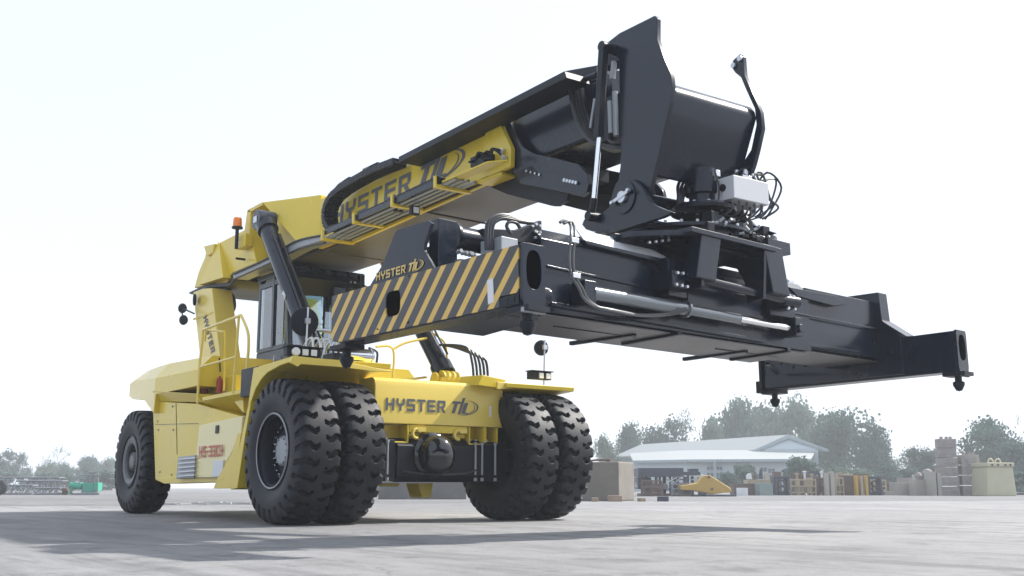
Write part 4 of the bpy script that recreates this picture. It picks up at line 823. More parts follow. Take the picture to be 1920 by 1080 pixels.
def ground_mat(name, c0, c1, wet=None):
    m, nt, b = node_mat(name); N = nt.nodes; K = nt.links.new; geo = N.new('ShaderNodeNewGeometry')
    def noise(sc, det=6, rough=.6, vec=None):
        n = N.new('ShaderNodeTexNoise'); n.inputs['Scale'].default_value = sc; n.inputs['Detail'].default_value = det; n.inputs['Roughness'].default_value = rough; K(vec or geo.outputs['Position'], n.inputs['Vector']); return n.outputs['Fac']
    def mix(f, a, b_, lo, hi, k=1.):
        mr = N.new('ShaderNodeMapRange'); mr.inputs[1].default_value = lo; mr.inputs[2].default_value = hi; mr.inputs[4].default_value = k; K(f, mr.inputs[0])
        x = N.new('ShaderNodeMix'); x.data_type = 'RGBA'; K(mr.outputs[0], x.inputs[0])
        for i, q in ((6, a), (7, b_)):
            if isinstance(q, tuple): x.inputs[i].default_value = (*q, 1)
            else: K(q, x.inputs[i])
        return x.outputs[2]
    base = mix(noise(.35), c0, c1, .35, .65)
    base = mix(noise(.09, 5, .7), base, tuple(c*.7 for c in c0), .48, .60, .6)
    base = mix(noise(6, 8, .7), base, tuple(c*.6 for c in c0), .50, .75, .75)
    base = mix(noise(60, 4, .7), base, tuple(min(1, c*1.35) for c in c1), .5, .8, .5)
    base = mix(noise(1.3, 10, .75), base, tuple(c*.4 for c in c0), .54, .64, .6)        # oil and tyre stains
    mp = N.new('ShaderNodeMapping'); mp.inputs['Scale'].default_value = (.25, 2.2, 1); mp.inputs['Rotation'].default_value = (0, 0, R_(20)); K(geo.outputs['Position'], mp.inputs[0])
    base = mix(noise(1.2, 7, .7, mp.outputs[0]), base, tuple(c*.5 for c in c0), .50, .64, .6)  # sweeping scrapes
    vo = N.new('ShaderNodeTexVoronoi'); vo.feature = 'DISTANCE_TO_EDGE'; vo.inputs['Scale'].default_value = .16
    wv = N.new('ShaderNodeVectorMath'); wv.operation = 'ADD'; nn = N.new('ShaderNodeTexNoise'); nn.inputs['Scale'].default_value = 1.5; nn.inputs['Detail'].default_value = 6; K(geo.outputs['Position'], nn.inputs['Vector']); K(geo.outputs['Position'], wv.inputs[0]); K(nn.outputs['Color'], wv.inputs[1]); K(wv.outputs[0], vo.inputs['Vector'])
    base = mix(vo.outputs['Distance'], tuple(c*.7 for c in c0), base, .0, .003)            # hairline cracks
    K(base, b.inputs['Base Color']); b.inputs['Roughness'].default_value = .8; b.inputs['Specular IOR Level'].default_value = .3
    bp = N.new('ShaderNodeBump'); bp.inputs['Strength'].default_value = .35; bp.inputs['Distance'].default_value = .02; K(noise(18, 8, .7), bp.inputs['Height']); K(bp.outputs[0], b.inputs['Normal'])
    return m
GR = ground_mat('concrete_yard', (.176, .176, .180), (.272, .270, .268))
GR2 = ground_mat('dark_yard', (.145, .146, .15), (.185, .183, .18))  # darker grey tone for the far ground
def sheet(name, pts, m, z):
    me = bpy.data.meshes.new(name); me.from_pydata([(p.x, p.y, z) for p in pts], [], [tuple(range(len(pts)))]); me.materials.append(m); me.update()
    o = bpy.data.objects.new(name, me); col.objects.link(o); o['kind'] = 'structure'; return o
sheet('ground', [V((-400, -400, 0)), V((400, -400, 0)), V((400, 400, 0)), V((-400, 400, 0))], GR, 0)
sheet('far_ground', [G(-1200, 24), G(0, 24.5), G(700, 27), G(1200, 33), G(1920, 34), G(3000, 34), G(2600, 240), G(-600, 240)], GR2, .004)
JM = mat('joint_filler', (.07, .07, .08), .8, var=.3, scale=9)
for a, b in ((P(1255, 972, 2, 0), P(1780, 991, 2, 0)), (P(955, 990, 2, 0), P(1030, 991, 2, 0)), (P(150, 1016, 2, 0), P(330, 1024, 2, 0))):
    d = (b-a).normalized(); n = V((-d.y, d.x, 0))*.012; pts = [a.lerp(b, i/12)+n*random.uniform(-1.5, 1.5) for i in range(13)]
    sheet('ground_joint', [p-n*random.uniform(.3, 1) for p in pts]+[p+n*random.uniform(.3, 1) for p in pts[::-1]], JM, .004)

# ---- trees
def leafmat(name, c):
    m, nt, b = node_mat(name); N = nt.nodes; K = nt.links.new; g = N.new('ShaderNodeNewGeometry'); o = N.new('ShaderNodeObjectInfo')
    n = N.new('ShaderNodeTexNoise'); n.inputs['Scale'].default_value = .5; n.inputs['Detail'].default_value = 4; K(g.outputs['Position'], n.inputs['Vector'])
    x = N.new('ShaderNodeMix'); x.data_type = 'RGBA'; K(n.outputs['Fac'], x.inputs[0]); x.inputs[6].default_value = (*[q*.55 for q in c], 1); x.inputs[7].default_value = (*[q*1.5 for q in c], 1)
    y = N.new('ShaderNodeMix'); y.data_type = 'RGBA'; K(o.outputs['Random'], y.inputs[0]); K(x.outputs[2], y.inputs[6]); K(x.outputs[2], y.inputs[7]); K(y.outputs[2], b.inputs['Base Color']); b.inputs['Roughness'].default_value = .9; b.inputs['Specular IOR Level'].default_value = .1
    t = N.new('ShaderNodeBsdfTranslucent'); K(y.outputs[2], t.inputs[0]); s_ = N.new('ShaderNodeMixShader'); s_.inputs[0].default_value = .22; K(b.outputs[0], s_.inputs[1]); K(t.outputs[0], s_.inputs[2]); K(s_.outputs[0], nt.nodes['Material Output'].inputs[0]); return m
LEAF = [leafmat('foliage', (.075, .125, .105)), leafmat('foliage_pale', (.11, .16, .125)), leafmat('foliage_dark', (.065, .11, .10))]  # pale bluish leaf colours carry part of the distance haze
BARK = mat('bark', (.10, .08, .06), .85, var=.3)
rnd = random.Random(11)
def crown_mesh(seed, nclump, nleaf, size, form='round', dens=1.):
    r = random.Random(seed); vs = []; fs = []
    cl = []
    for i in range(nclump):
        a = r.uniform(0, 6.283); h = r.uniform(0, 1)
        if form == 'cone': rad = (1-h)*.38+.04; z = .25+h*.72
        elif form == 'column': rad = .12+.05*r.random(); z = .15+h*.85
        elif form == 'bush': rad = r.uniform(0, .45)*(1-.4*h); z = .12+h*.7
        else:
            lob = .75+.35*math.sin(a*2+seed)+.2*math.sin(a*3+h*6+seed*2); rad = math.sqrt(max(0, 1-(h*1.5-.62)**2))*r.uniform(.12, .44)*min(1.15, lob+.1); z = .30+h*.60*(.85+.15*math.cos(a+seed))
        s = r.uniform(.07, .2)*(1. if form != 'column' else .5); cl.append((V((rad*math.cos(a), rad*math.sin(a), z)), s))
    for c, s in cl:
        n = int(nleaf*(s/.14)**2*dens)
        for k in range(n):
            d = V((r.gauss(0, 1), r.gauss(0, 1), r.gauss(0, .75))); d.normalize(); d *= s*(r.random()**.4)*r.choice((1, 1, 1, 1.35))
            p = c+d; t = V((r.gauss(0, 1), r.gauss(0, 1), r.gauss(0, .6))).normalized(); u = t.orthogonal().normalized(); w = t.cross(u); q = size*r.uniform(.6, 1.3)
            i0 = len(vs); vs += [p-u*q-w*q*.5, p+u*q*.2-w*q*.8, p+u*q+w*q*.3, p-u*q*.3+w*q*.8]; fs.append((i0, i0+1, i0+2, i0+3))
    me = bpy.data.meshes.new('crown'); me.from_pydata(vs, [], fs); me.update(); return me, cl
def trunk_mesh(seed, cl, form):
    r = random.Random(seed); mb = MB(); top = .8 if form in ('cone', 'column') else .5
    mb.tube([(0, 0, -.01), (.01, .0, .15), (-.01, .01, .3), (.0, 0, top)], .02, 7, [.028, .022, .018, .008])
    for c, s in cl[::3]:
        h = min(top, max(.12, c.z-.25)); mb.tube([(0, 0, h), (c.x*.4, c.y*.4, h+(c.z-h)*.6), tuple(c)], .01, 5, [.011, .007, .003])
    me = bpy.data.meshes.new('trunk'); me.from_pydata(mb.v, [], mb.f); me.update(); me.materials.append(BARK); return me
KINDS = {}
def tree(kind, px, top, base, w, depth, label, cat='tree', group=None, name=None):
    form, variant = kind
    if kind not in KINDS:
        sd = hash(form) % 7 if False else (len(form)*13+variant*7)
        sd += 1; prm = dict(round=(40, 150, .020), sparse=(22, 60, .015), cone=(26, 110, .02), column=(16, 80, .018), bush=(22, 140, .034))[form]
        me, cl = crown_mesh(sd, prm[0], prm[1], prm[2], 'round' if form == 'sparse' else form); me.materials.append(LEAF[variant % 3]); KINDS[kind] = (me, trunk_mesh(sd, cl, form))
    cm, tm = KINDS[kind]; M = frame(px, depth); h = BG(px, top, depth).z; ww = w*mpx(depth)*1.15
    e = bpy.data.objects.new(name or ('tree' if cat == 'tree' else 'bush'), None); col.objects.link(e); e.location = M.translation; e.rotation_euler = (0, 0, rnd.uniform(0, 6.28))
    s = ww/.95; e.scale = (s, s, h/.98)
    for n, me in (('crown', cm), ('trunk', tm)):
        c = bpy.data.objects.new(n, me); col.objects.link(c); c.parent = e
    return tag(e, label, cat, group)
GT = 'hazy trees along the far edge of the yard'
TR_ = [(('round', 4), 1131, 814, 0, 44, 120, 'small pale tree showing just right of the far outer tyre'),
 (('round', 0), 1178, 786, 0, 66, 128, 'leafy tree above the left end of the warehouse roof'),
 (('round', 5), 1238, 781, 0, 92, 132, 'broad dark tree rising behind the middle of the warehouse ridge'),
 (('sparse', 0), 1284, 770, 0, 66, 150, 'thin see-through tree between the broad dark tree and the narrow one behind the roof'),
 (('round', 1), 1328, 772, 0, 60, 135, 'narrow upright tree behind the warehouse roof, left of the tallest crowns'),
 (('round', 3), 1385, 742, 0, 112, 140, 'tallest tree behind the warehouse, left of the black twistlock'),
 (('round', 2), 1440, 752, 0, 96, 146, 'high crowned tree directly below the hanging twistlock'),
 (('round', 4), 1494, 744, 0, 96, 138, 'tall tree just right of the twistlock above the gable'),
 (('round', 0), 1560, 760, 0, 124, 118, 'big rounded tree right of the warehouse gable'),
 (('round', 5), 1622, 790, 0, 96, 112, 'dense tree at the right end of the big clump beside the gable'),
 (('sparse', 1), 1655, 850, 0, 70, 120, 'wispy low tree in the gap right of the big clump'),
 (('round', 2), 1716, 835, 0, 66, 105, 'dark low tree left of the tall ballast stack'),
 (('round', 3), 1826, 776, 0, 104, 100, 'large tree behind the cream tank'),
 (('round', 2), 1888, 818, 0, 100, 96, 'dark tree at the right edge behind the cream tank'),
 (('column', 2), 1893, 786, 0, 30, 120, 'thin spire-like tree at the right edge'),
 (('round', 5), 28, 842, 0, 66, 150, 'round tree at the left edge above the lattice sections'),
 (('cone', 0), 68, 852, 0, 34, 150, 'small pointed tree left of the thin tall one on the left'),
 (('sparse', 2), 131, 832, 0, 44, 170, 'thin tall see-through tree on the left skyline'),
 (('round', 1), 113, 866, 0, 54, 160, 'low bushy tree under the thin tall one'),
 (('round', 3), 152, 868, 0, 52, 165, 'low tree behind the green machine'),
 (('round', 2), 190, 853, 0, 56, 160, 'wide dark tree left of the rear tyre'),
 (('round', 4), 222, 858, 0, 50, 168, 'tree partly hidden by the rear tyre'),
 (('round', 0), -6, 866, 0, 50, 158, 'tree cut off by the left edge of the photo')]
for k, px, top, base, w, d, lb in TR_: tree(k, px, top, base, w, d, lb, group=GT)
GB = 'bushes in front of the warehouse and the trees'
for k, px, top, w, d, lb in ((('bush', 0), 1384, 866, 62, 88, 'green bush in front of the warehouse windows'), (('bush', 2), 1352, 882, 46, 84, 'small bush right of the yellow ramp'),
    (('bush', 0), 1484, 850, 80, 86, 'large bush hiding the right corner of the warehouse'), (('bush', 1), 1535, 872, 60, 84, 'pale bush behind the steel racks'),
    (('bush', 1), 1600, 874, 72, 80, 'feathery pale bush under the big clump of trees'), (('bush', 2), 1675, 874, 60, 92, 'dark shrub left of the pale concrete slabs'), (('bush', 2), 1560, 868, 80, 96, 'dark undergrowth clump below the big rounded tree'),
    (('bush', 2), 1860, 880, 110, 80, 'dark shrub behind the base of the cream tank'), (('bush', 2), 1920, 872, 60, 78, 'dark shrub at the right edge'), (('bush', 2), 1640, 868, 60, 98, 'dark undergrowth clump at the foot of the dense tree')):
    tree(k, px, top, 0, w, d, lb, 'bush', GB)
for k, px, top, w, d, lb in ((('bush', 2), 20, 882, 120, 120, 'low grey-green hedge behind the left end of the lattice sections'), (('bush', 0), 130, 884, 110, 122, 'low grey-green hedge behind the green machine'), (('bush', 2), 215, 880, 110, 118, 'low hedge next to the rear tyre')):
    tree(k, px, top, 0, w, d, lb, 'hedge', 'low hedges on the left')

# ---- warehouse
def ware():
    WW = mat('warehouse_wall', (.42, .47, .49), .6, var=.05, scale=.3); RF = mat('pale_metal_roof', (.27, .29, .29), .6, metal=0, var=.06, scale=.4); EV = mat('grey_eaves', (.28, .34, .36), .5); WN = mat('window_glass', (.09, .13, .16), .1, var=.2)
    W = empty('warehouse', G(1350, 104)); tag(W, 'long low white warehouse with pale sloping roofs below the trees', 'warehouse')
    A_, AP, B_ = BG(1416, 842, 100), BG(1470, 818, 100), BG(1534, 850, 98); B_.z = A_.z
    vec = BG(1206, 831, 122)-AP; vec.z = 0
    z0 = lambda p: V((p.x, p.y, 0))
    build('wall', MB().prism([z0(A_), A_, AP, B_, z0(B_)], vec), WW, W, bev=0)
    u = V((0, 0, .12)); ou = (A_-B_).normalized()*.5; fw = -vec.normalized()*.5
    R1 = build('roof', MB().prism([A_+ou+fw+V((0, 0, -.1)), AP+fw+u, B_-ou+fw+V((0, 0, -.1)), B_-ou+fw+V((0, 0, -.3)), AP+fw-u, A_+ou+fw+V((0, 0, -.35))], vec-fw*2), RF, W, bev=0)
    build('barge_board', MB().prism([A_+ou+fw*1.1+V((0, 0, -.1)), AP+fw*1.1+u, B_-ou+fw*1.1+V((0, 0, -.1)), B_-ou+fw*1.1+V((0, 0, -.35)), AP+fw*1.1-u*2, A_+ou+fw*1.1+V((0, 0, -.4))], fw*.1), EV, R1, bev=0)
    # lean-to
    z1 = BG(1287, 862, 96).z; z2 = BG(1287, 845, 102).z
    a, b, c, d = BG(1187, 866, 99), BG(1287, 861, 95), BG(1520, 864, 93), BG(1281, 843, 101)
    for p in (a, b, c): p.z = z1
    e = BG(1180, 858, 110); e.z = z2; f = BG(1530, 850, 100); f.z = z2; d.z = z2
    build('lean_to_roof', MB().add([a, b, c, f, d, e, *[p-V((0, 0, .12)) for p in (a, b, c, f, d, e)]], [(0, 1, 4, 5), (1, 2, 3, 4), (6, 11, 10, 7), (7, 10, 9, 8), (0, 6, 7, 1), (1, 7, 8, 2), (2, 8, 9, 3), (5, 4, 10, 11), (4, 3, 9, 10), (0, 5, 11, 6)]), RF, W, bev=0)
    g = lambda p, q: V((q.x-p.x, q.y-p.y, 0))
    inn = FH*.6; q = [a+inn, b+inn, c+inn]; t = MB()
    for s_, e_ in ((q[0], q[1]), (q[1], q[2])): t.prism([z0(s_), z0(e_), V((e_.x, e_.y, z1-.05)), V((s_.x, s_.y, z1-.05))], FH*.2)
    build('lean_to_wall', t, WW, W, bev=0)
    t = MB(); 
    for s_, e_ in ((a, b), (b, c)): t.bar(s_-V((0, 0, .12)), e_-V((0, 0, .12)), .12, .2)
    build('gutter', t, EV, W, bev=0)
    for px0, px1, y0, y1 in ((1327, 1336, 874, 882), (1327, 1336, 886, 899), (1344, 1353, 874, 882), (1344, 1353, 886, 899), (1427, 1436, 876, 885), (1442, 1451, 878, 888), (1442, 1451, 890, 900), (1215, 1225, 880, 892), (1240, 1250, 880, 892), (1262, 1272, 878, 890), (1385, 1394, 876, 886), (1402, 1411, 876, 886)):
        px0 -= 1.5; px1 += 1.5; x = (px0+px1)/2; s_, e_ = (q[0], q[1]) if x < 1287 else (q[1], q[2])
        def hit(px, py):
            dd = CF*FPX + CR*(px-960) - CU*(py-540); n = (e_-s_).cross(V((0, 0, 1))); k = (s_-FH*.03-CAM).dot(n)/dd.dot(n); return CAM+dd*k
        t = MB(); t.prism([hit(px0, y1), hit(px1, y1), hit(px1, y0), hit(px0, y0)], -FH*.02); w = build('window', t, WN, W, bev=0)
        t = MB(); t.bar(hit(x, y0)-FH*.03, hit(x, y1)-FH*.03, .03, .04, FH)
        for yy in (y0, y1): t.bar(hit(px0-.5, yy)-FH*.03, hit(px1+.5, yy)-FH*.03, .06, .06)
        build('frame', t, WW, w, bev=0)
    t = MB()
    for px in (1285, 1340, 1388, 1440, 1452): p = hit(px, 862) if False else BG(px, 864, 94.5 if px > 1287 else 96); t.box((p.x-.08, p.y-.08, 0), (p.x+.08, p.y+.08, z1))
    build('downpipe', t, EV, W, bev=0)
    t = MB(); p = AP-vec.normalized()*.03; t.bar(V((p.x, p.y, 2.6)), p-V((0, 0, .3)), .08, .05); build('gable_seam', t, EV, W, bev=0)
ware()

# ---- yard clutter
CON = mat('weathered_concrete', (.17, .155, .135), .85, var=.25, scale=1.8, bump=.4, bscale=14, dirt=((.12, .11, .10), 1.6, .55, .7))
CON2 = mat('dark_stained_concrete', (.13, .13, .13), .85, var=.4, scale=2.5, bump=.3, bscale=12, dirt=((.30, .30, .29), 3., .60, .7))
PALE = mat('pale_concrete', (.36, .345, .30), .8, var=.12, scale=2, bump=.2, bscale=12, dirt=((.25, .23, .20), 2., .58, .6))
BRICKY = mat('rusty_grey_ballast', (.27, .25, .24), .85, var=.2, scale=3, bump=.3, bscale=12, dirt=((.12, .09, .085), 4., .52, .6))
RUST = mat('rusty_steel', (.12, .085, .075), .7, var=.4, scale=3, dirt=((.05, .05, .06), 2., .5, .6))
DKST = mat('dark_blue_grey_steel', (.05, .06, .085), .55, var=.3, scale=2)
OLDY = mat('old_yellow_paint', (.44, .28, .06), .5, var=.12, dirt=((.25, .15, .05), 3, .55, .6))
CRM = mat('cream_tank_paint', (.46, .44, .31), .5, var=.08, dirt=((.35, .32, .2), 2, .58, .5))
TAN = mat('tan_steel', (.36, .31, .22), .65, var=.25, scale=3, dirt=((.12, .10, .09), 3, .5, .7))
GRN = mat('green_machine_paint', (.03, .30, .20), .45, var=.15)
GRY = mat('grey_lattice_paint', (.17, .18, .20), .6, var=.25)
WOOD = mat('timber', (.26, .20, .15), .85, var=.3, scale=6)
WHP = mat('white_board', (.65, .66, .68), .6)
def solid(name, mb, m, label, cat, group=None, bev=.01): return tag(build(name, mb, m, None, bev=bev), label, cat, group)
def bx(M, x0, x1, y0, y1, z0, z1, mb=None): return (mb or MB()).box((x0, y0, z0), (x1, y1, z1), M)
# big concrete block right of the far tyres
M = frame(1135, 33, R_(-24)); k = mpx(33)
solid('concrete_block', bx(M, -.9, .36, -.1, 1.4, 0, 1.15), CON, 'large weathered concrete block standing right behind the far outer tyre', 'concrete block', bev=.04)
for i, (x, w) in enumerate(((1110, 12), (1148, 24), (1198, 10), (1234, 20))):
    M = frame(x, 31.5+i*.15, R_((-5, 8, 20, -3)[i])); h = (.11, .17, .10, .14)[i]
    solid('timber_block', bx(M, -w*k/2, w*k/2, 0, .25, 0, h), WOOD if i % 2 == 0 or i == 1 else DKST, ('small brown timber offcut nearest the far tyre, at the foot of the concrete block', 'widest dark timber block lying in front of the concrete block', 'small black offcut at the right corner of the concrete block', 'pale squared block lying right of the concrete block')[i], 'timber block', 'offcuts lying around the concrete block', bev=.012)
M = frame(1116, 33.6, R_(-24)); t = MB(); t.tube([M @ V((-.4, .3, 1.2)), M @ V((0, .3, 1.23)), M @ V((.22, .3, 1.21))], .03, 8); t.cyl(M @ V((.2, .25, 1.21)), M @ V((.34, .25, 1.21)), .05, 12)
solid('pipe', t, RUST, 'short rusty pipe lying on top of the large concrete block', 'pipe', bev=0)
M = frame(800, 37, R_(3)); k = mpx(37); t = bx(M, -85*k, 80*k, 0, 1.2, 0, .60); solid('concrete_barrier', t, CON2, 'low dark stained concrete wall seen under the front axle', 'barrier', bev=.03)
M = frame(380, 27); t = MB()
for i in range(26):
    x = random.uniform(-1.3, 1.3); y = random.uniform(-1, 1.5); s1 = random.uniform(.02, .10); t.bar(M @ V((x, y, s1*.3)), M @ V((x+random.uniform(.1, .5), y+random.uniform(-.2, .2), s1*.3+.01)), s1, .03)
o = build('rubble', t, mat('pale_rubble', (.42, .42, .42), .8, var=.3), None, bev=0); tag(o, kind='stuff')
# dark machine carcass
D = 50; k = mpx(D); M = frame(1190, D); W_ = lambda px: (px-1190)*k; HH = lambda py: max(.0, (928-py)*k)
E_ = empty('crane_undercarriage', M.translation); tag(E_, 'dark derelict crane undercarriage with a platform on legs, left of the yellow ramp', 'machine carcass')
t = MB(); bx(M, W_(1190), W_(1275), 0, 2, HH(892), HH(876), t); bx(M, W_(1275), W_(1308), .2, 1.6, HH(889), HH(883), t); bx(M, W_(1290), W_(1306), .4, 1.2, HH(883), HH(877), t); bx(M, W_(1190), W_(1215), .3, 1.8, HH(915), HH(893), t); build('platform', t, DKST, E_)
t = MB()
for i, px in enumerate(range(1196, 1306, 9)): bx(M, W_(px), W_(px+(3, 5, 2, 4)[i % 4]), .2+.3*(i % 3), .5+.3*(i % 3), HH(928), HH(889+(i*7) % 5), t)
build('leg', t, DKST, E_)
t = MB()
for px, py, r in ((1206, 917, 6), (1222, 912, 5), (1240, 910, 6), (1255, 919, 5), (1272, 918, 6), (1230, 921, 5)): c = M @ V((W_(px), .1, HH(py))); t.cyl(c, c+FH*.5, r*k, 18)
build('roller', t, GRY, E_)
t = MB(); bx(M, W_(1192), W_(1290), -.1, 1.2, 0, HH(923), t); bx(M, W_(1205), W_(1235), -.05, .8, HH(922), HH(905), t); bx(M, W_(1262), W_(1284), 0, .9, HH(922), HH(903), t); build('track_frame', t, RUST, E_)
t = MB()
for i in range(14): a = M @ V((W_(random.uniform(1195, 1300)), random.uniform(-.05, 1), HH(random.uniform(890, 920)))); t.tube([a, a+CR*random.uniform(-.5, .5)+V((0, 0, random.uniform(-.3, .3))), a+CR*random.uniform(-.6, .6)], .03, 6)
build('hanging_rods', t, STEEL, E_, bev=0)
# yellow ramp
M = frame(1310, 48); k = mpx(48)
pts = [(1266, 909), (1280, 907), (1297, 904), (1309, 890), (1321, 890), (1359, 914), (1360, 921), (1345, 922), (1324, 925), (1290, 918), (1266, 917)]
q = [M @ V(((x-1310)*k, 0, max(.03, (929-y)*k))) for x, y in pts]
Y_ = solid('excavator_boom', MB().prism(q, FH*.9), OLDY, 'yellow steel boom section lying like a ramp in front of the warehouse', 'boom section', bev=.03)
t = MB(); c = M @ V(((1323-1310)*k, -.02, (929-915)*k)); t.cyl(c, c-FH*.06, .05, 14); c = M @ V(((1318-1310)*k, -.02, (929-893)*k)); t.cyl(c, c-FH*.06, .06, 14); build('pin_boss', t, RUST, Y_, bev=0)
t = MB(); bx(M, (1290-1310)*k, (1368-1310)*k, -.1, 1.1, 0, (929-925.5)*k, t); bx(M, (1300-1310)*k, (1312-1310)*k, -.2, 0, (929-925.4)*k, (929-922)*k, t); solid('steel_skid', t, DKST, 'flat black steel skid under the yellow boom section', 'skid')
# row of frames and racks
D = 54; k = mpx(D)
def item(name, px0, px1, py, m, label, cat, kind='box', group=None, depth=None, dz=0., dep=.8):
    d = depth or D; kk = mpx(d); base = 912+FPX*CAM.z/d*1.01; M = frame((px0+px1)/2, d, R_(random.uniform(-6, 6))); w = (px1-px0)*kk/2; h = (base-py)*kk
    if kind == 'box': t = bx(M, -w, w, 0, dep, dz, h)
    elif kind == 'rack':
        t = MB(); n = max(2, int(w*2/.33))
        for i in range(n+1): x = -w+2*w*i/n; bx(M, x-.035, x+.035, 0, .07, 0, h*(1-.06*((i*5) % 3)), t); bx(M, x-.035, x+.035, dep-.07, dep, 0, h, t)
        for z in (.12, .5, .88): bx(M, -w, w, -.011, .05, h*z, h*z+.07, t); bx(M, -w, w, dep-.05, dep+.012, h*z, h*z+.07, t)
        for i in range(3): x = random.uniform(-w*.8, w*.5); bx(M, x, x+w*.3, .1, dep-.1, h*.2, h*random.uniform(.5, 1.05), t)
    elif kind == 'drum': t = MB(); t.lathe([(0, 0), (w, 0), (w, h*.3), (w*.93, h*.33), (w, h*.36), (w, h*.9), (w*.9, h), (0, h)], M.translation+FH*w, (0, 0, 1), 28)
    elif kind == 'gate':
        t = MB(); bx(M, -w, -w*.72, 0, dep, 0, h, t); bx(M, w*.72, w, 0, dep, 0, h, t); bx(M, -w*.71, w*.71, 0, dep, h*.86, h, t); bx(M, -w*.71, w*.71, .1, dep-.1, 0, h*.18, t)
        for z in (.35, .62): c = M @ V((0, -.02, h*z)); t.lathe([(w*.5, 0), (w*.5, .2), (w*.35, .2), (w*.35, 0), (w*.5, 0)], c, FH, 20)
    return solid(name, t, m, label, cat, group)
item('steel_skid', 1362, 1410, 906, RUST, 'brown flat bed carrying a white board, right of the yellow boom section', 'skid', dep=1.6)
item('white_board', 1367, 1388, 914, WHP, 'white board leaning in front of the brown flat bed', 'board', depth=52.5, dep=.05)
item('steel_tray', 1388, 1434, 899, TAN, 'grey-brown steel tray behind the green cabinet', 'tray', dep=1.5, depth=56)
item('cabinet', 1409, 1434, 905, mat('grey_green_paint', (.20, .26, .25), .5), 'grey-green metal cabinet in the row of scrap', 'cabinet', depth=53)
for i, (px, w, h, m_, lb) in enumerate(((1392, 10, 888, WHP, 'pale bent bracket standing on the left of the steel tray'), (1402, 5, 884, RUST, 'dark upright post on the steel tray'), (1413, 7, 880, DKST, 'black twisted fork on the steel tray'), (1424, 10, 887, PALE, 'pale wedge on the right of the steel tray'))):
    kk = mpx(56.4); M = frame(px, 56.4); b0 = (928-899)*kk+.01; t = MB(); t.prism([M @ V(v) for v in ((-w*kk/2, 0, b0), (w*kk/2, 0, b0), (w*kk*.3, 0, (928-h)*kk), (-w*kk*.1, 0, (928-h)*kk), (-w*kk*.45, 0, b0+.2))], FH*.25); solid('scrap_bracket', t, m_, lb, 'scrap', 'scrap pieces standing on the steel tray')
item('press_frame', 1435, 1464, 893, DKST, 'dark press frame with two round openings', 'frame', 'gate', dep=.7)
item('steel_rack', 1466, 1512, 897, TAN, 'tan slatted rack right of the dark press frame', 'rack', 'rack', 'steel racks in the scrap row')
item('steel_rack', 1514, 1532, 894, RUST, 'narrow rusty rack between the tan rack and the cream posts', 'rack', 'rack', 'steel racks in the scrap row')
item('steel_post', 1529, 1536, 886, PALE, 'left of two cream posts in the middle of the scrap row', 'post', dep=.3, depth=53)
item('steel_post', 1539, 1546, 884, PALE, 'right of two cream posts in the middle of the scrap row', 'post', dep=.3, depth=53)
item('steel_rack', 1548, 1562, 893, TAN, 'short tan rack right of the cream posts', 'rack', 'rack', 'steel racks in the scrap row')
item('steel_bin', 1563, 1582, 891, RUST, 'solid brown steel bin in the scrap row', 'bin')
for i, px in enumerate((1584, 1593, 1602)): item('steel_post', px, px+5, 891+i % 2, OLDY if i != 1 else TAN, ('leftmost dull yellow post beside the brown bin', 'middle tan post of the three beside the brown bin', 'rightmost dull yellow post beside the last rack')[i], 'post', dep=.3, depth=53.5)
item('steel_rack', 1607, 1632, 893, DKST, 'dark open rack at the right end of the scrap row', 'rack', 'gate', 'steel racks in the scrap row')
item('scrap_bed', 1436, 1560, 921, RUST, 'low rusty skid under the racks of the scrap row', 'skid', dep=1.6, depth=56.3)
for i, (px, h) in enumerate(((1478, 888), (1492, 884), (1505, 889), (1523, 885), (1556, 887))): 
    kk = mpx(55.6); M = frame(px, 55.6, R_(i*25)); t = MB(); t.lathe([(0, 0), (.09, 0), (.05, .1), (.05, (928-h)*kk-.1), (.12, (928-h)*kk), (0, (928-h)*kk+.02)], M.translation, (0, 0, 1), 10); solid('steel_stanchion', t, WHP if i % 2 else TAN, ('first pale stanchion from the left above the tan rack', 'second pale stanchion from the left above the tan rack', 'third pale stanchion from the left, right end of the tan rack', 'stanchion above the narrow rusty rack', 'stanchion above the short tan rack')[i], 'stanchion', 'stanchions sticking up from the racks', bev=0)
for i, (a_, b_, y_, m__, kd, lb) in enumerate(((1472, 1500, 887, RUST, 'rack', 'rusty frame showing behind the tan slatted rack'), (1500, 1528, 883, DKST, 'gate', 'tall dark frame behind the narrow rusty rack'), (1550, 1580, 886, TAN, 'rack', 'tan frame behind the brown bin'),
    (1584, 1610, 888, RUST, 'box', 'rusty box behind the three short posts'), (1612, 1640, 898, TAN, 'rack', 'low tan frame right of the dark open rack'), (1640, 1662, 904, RUST, 'rack', 'low rusty frame left of the pale slabs'), (1664, 1700, 896, BRICKY, 'box', 'grey-brown block behind the lowest pale slab'),
    (1700, 1736, 890, TAN, 'rack', 'tan frame behind the middle pale slab'), (1196, 1232, 899, RUST, 'rack', 'rusty crate at the left end of the derelict undercarriage'), (1250, 1284, 906, GRY, 'rack', 'grey crate at the foot of the derelict undercarriage'), (1436, 1450, 884, RUST, 'box', 'narrow brown box behind the dark press frame'))): item('steel_crate', a_, b_, y_, m__, lb, 'crate', kd, 'further steel crates in the yard', depth=57.5+.4*i if a_ > 1300 else 48.5, dep=.6)
item('concrete_kerb', 1636, 1672, 920, PALE, 'low pale kerb piece lying left of the concrete slabs', 'kerb', dep=.5)
item('concrete_slab', 1656, 1690, 904, PALE, 'lowest pale concrete slab, left end of the slab group', 'slab', group='pale concrete slabs left of the ballast stack')
item('concrete_slab', 1691, 1722, 899, PALE, 'middle pale concrete slab with a stone on top', 'slab', group='pale concrete slabs left of the ballast stack', depth=53)
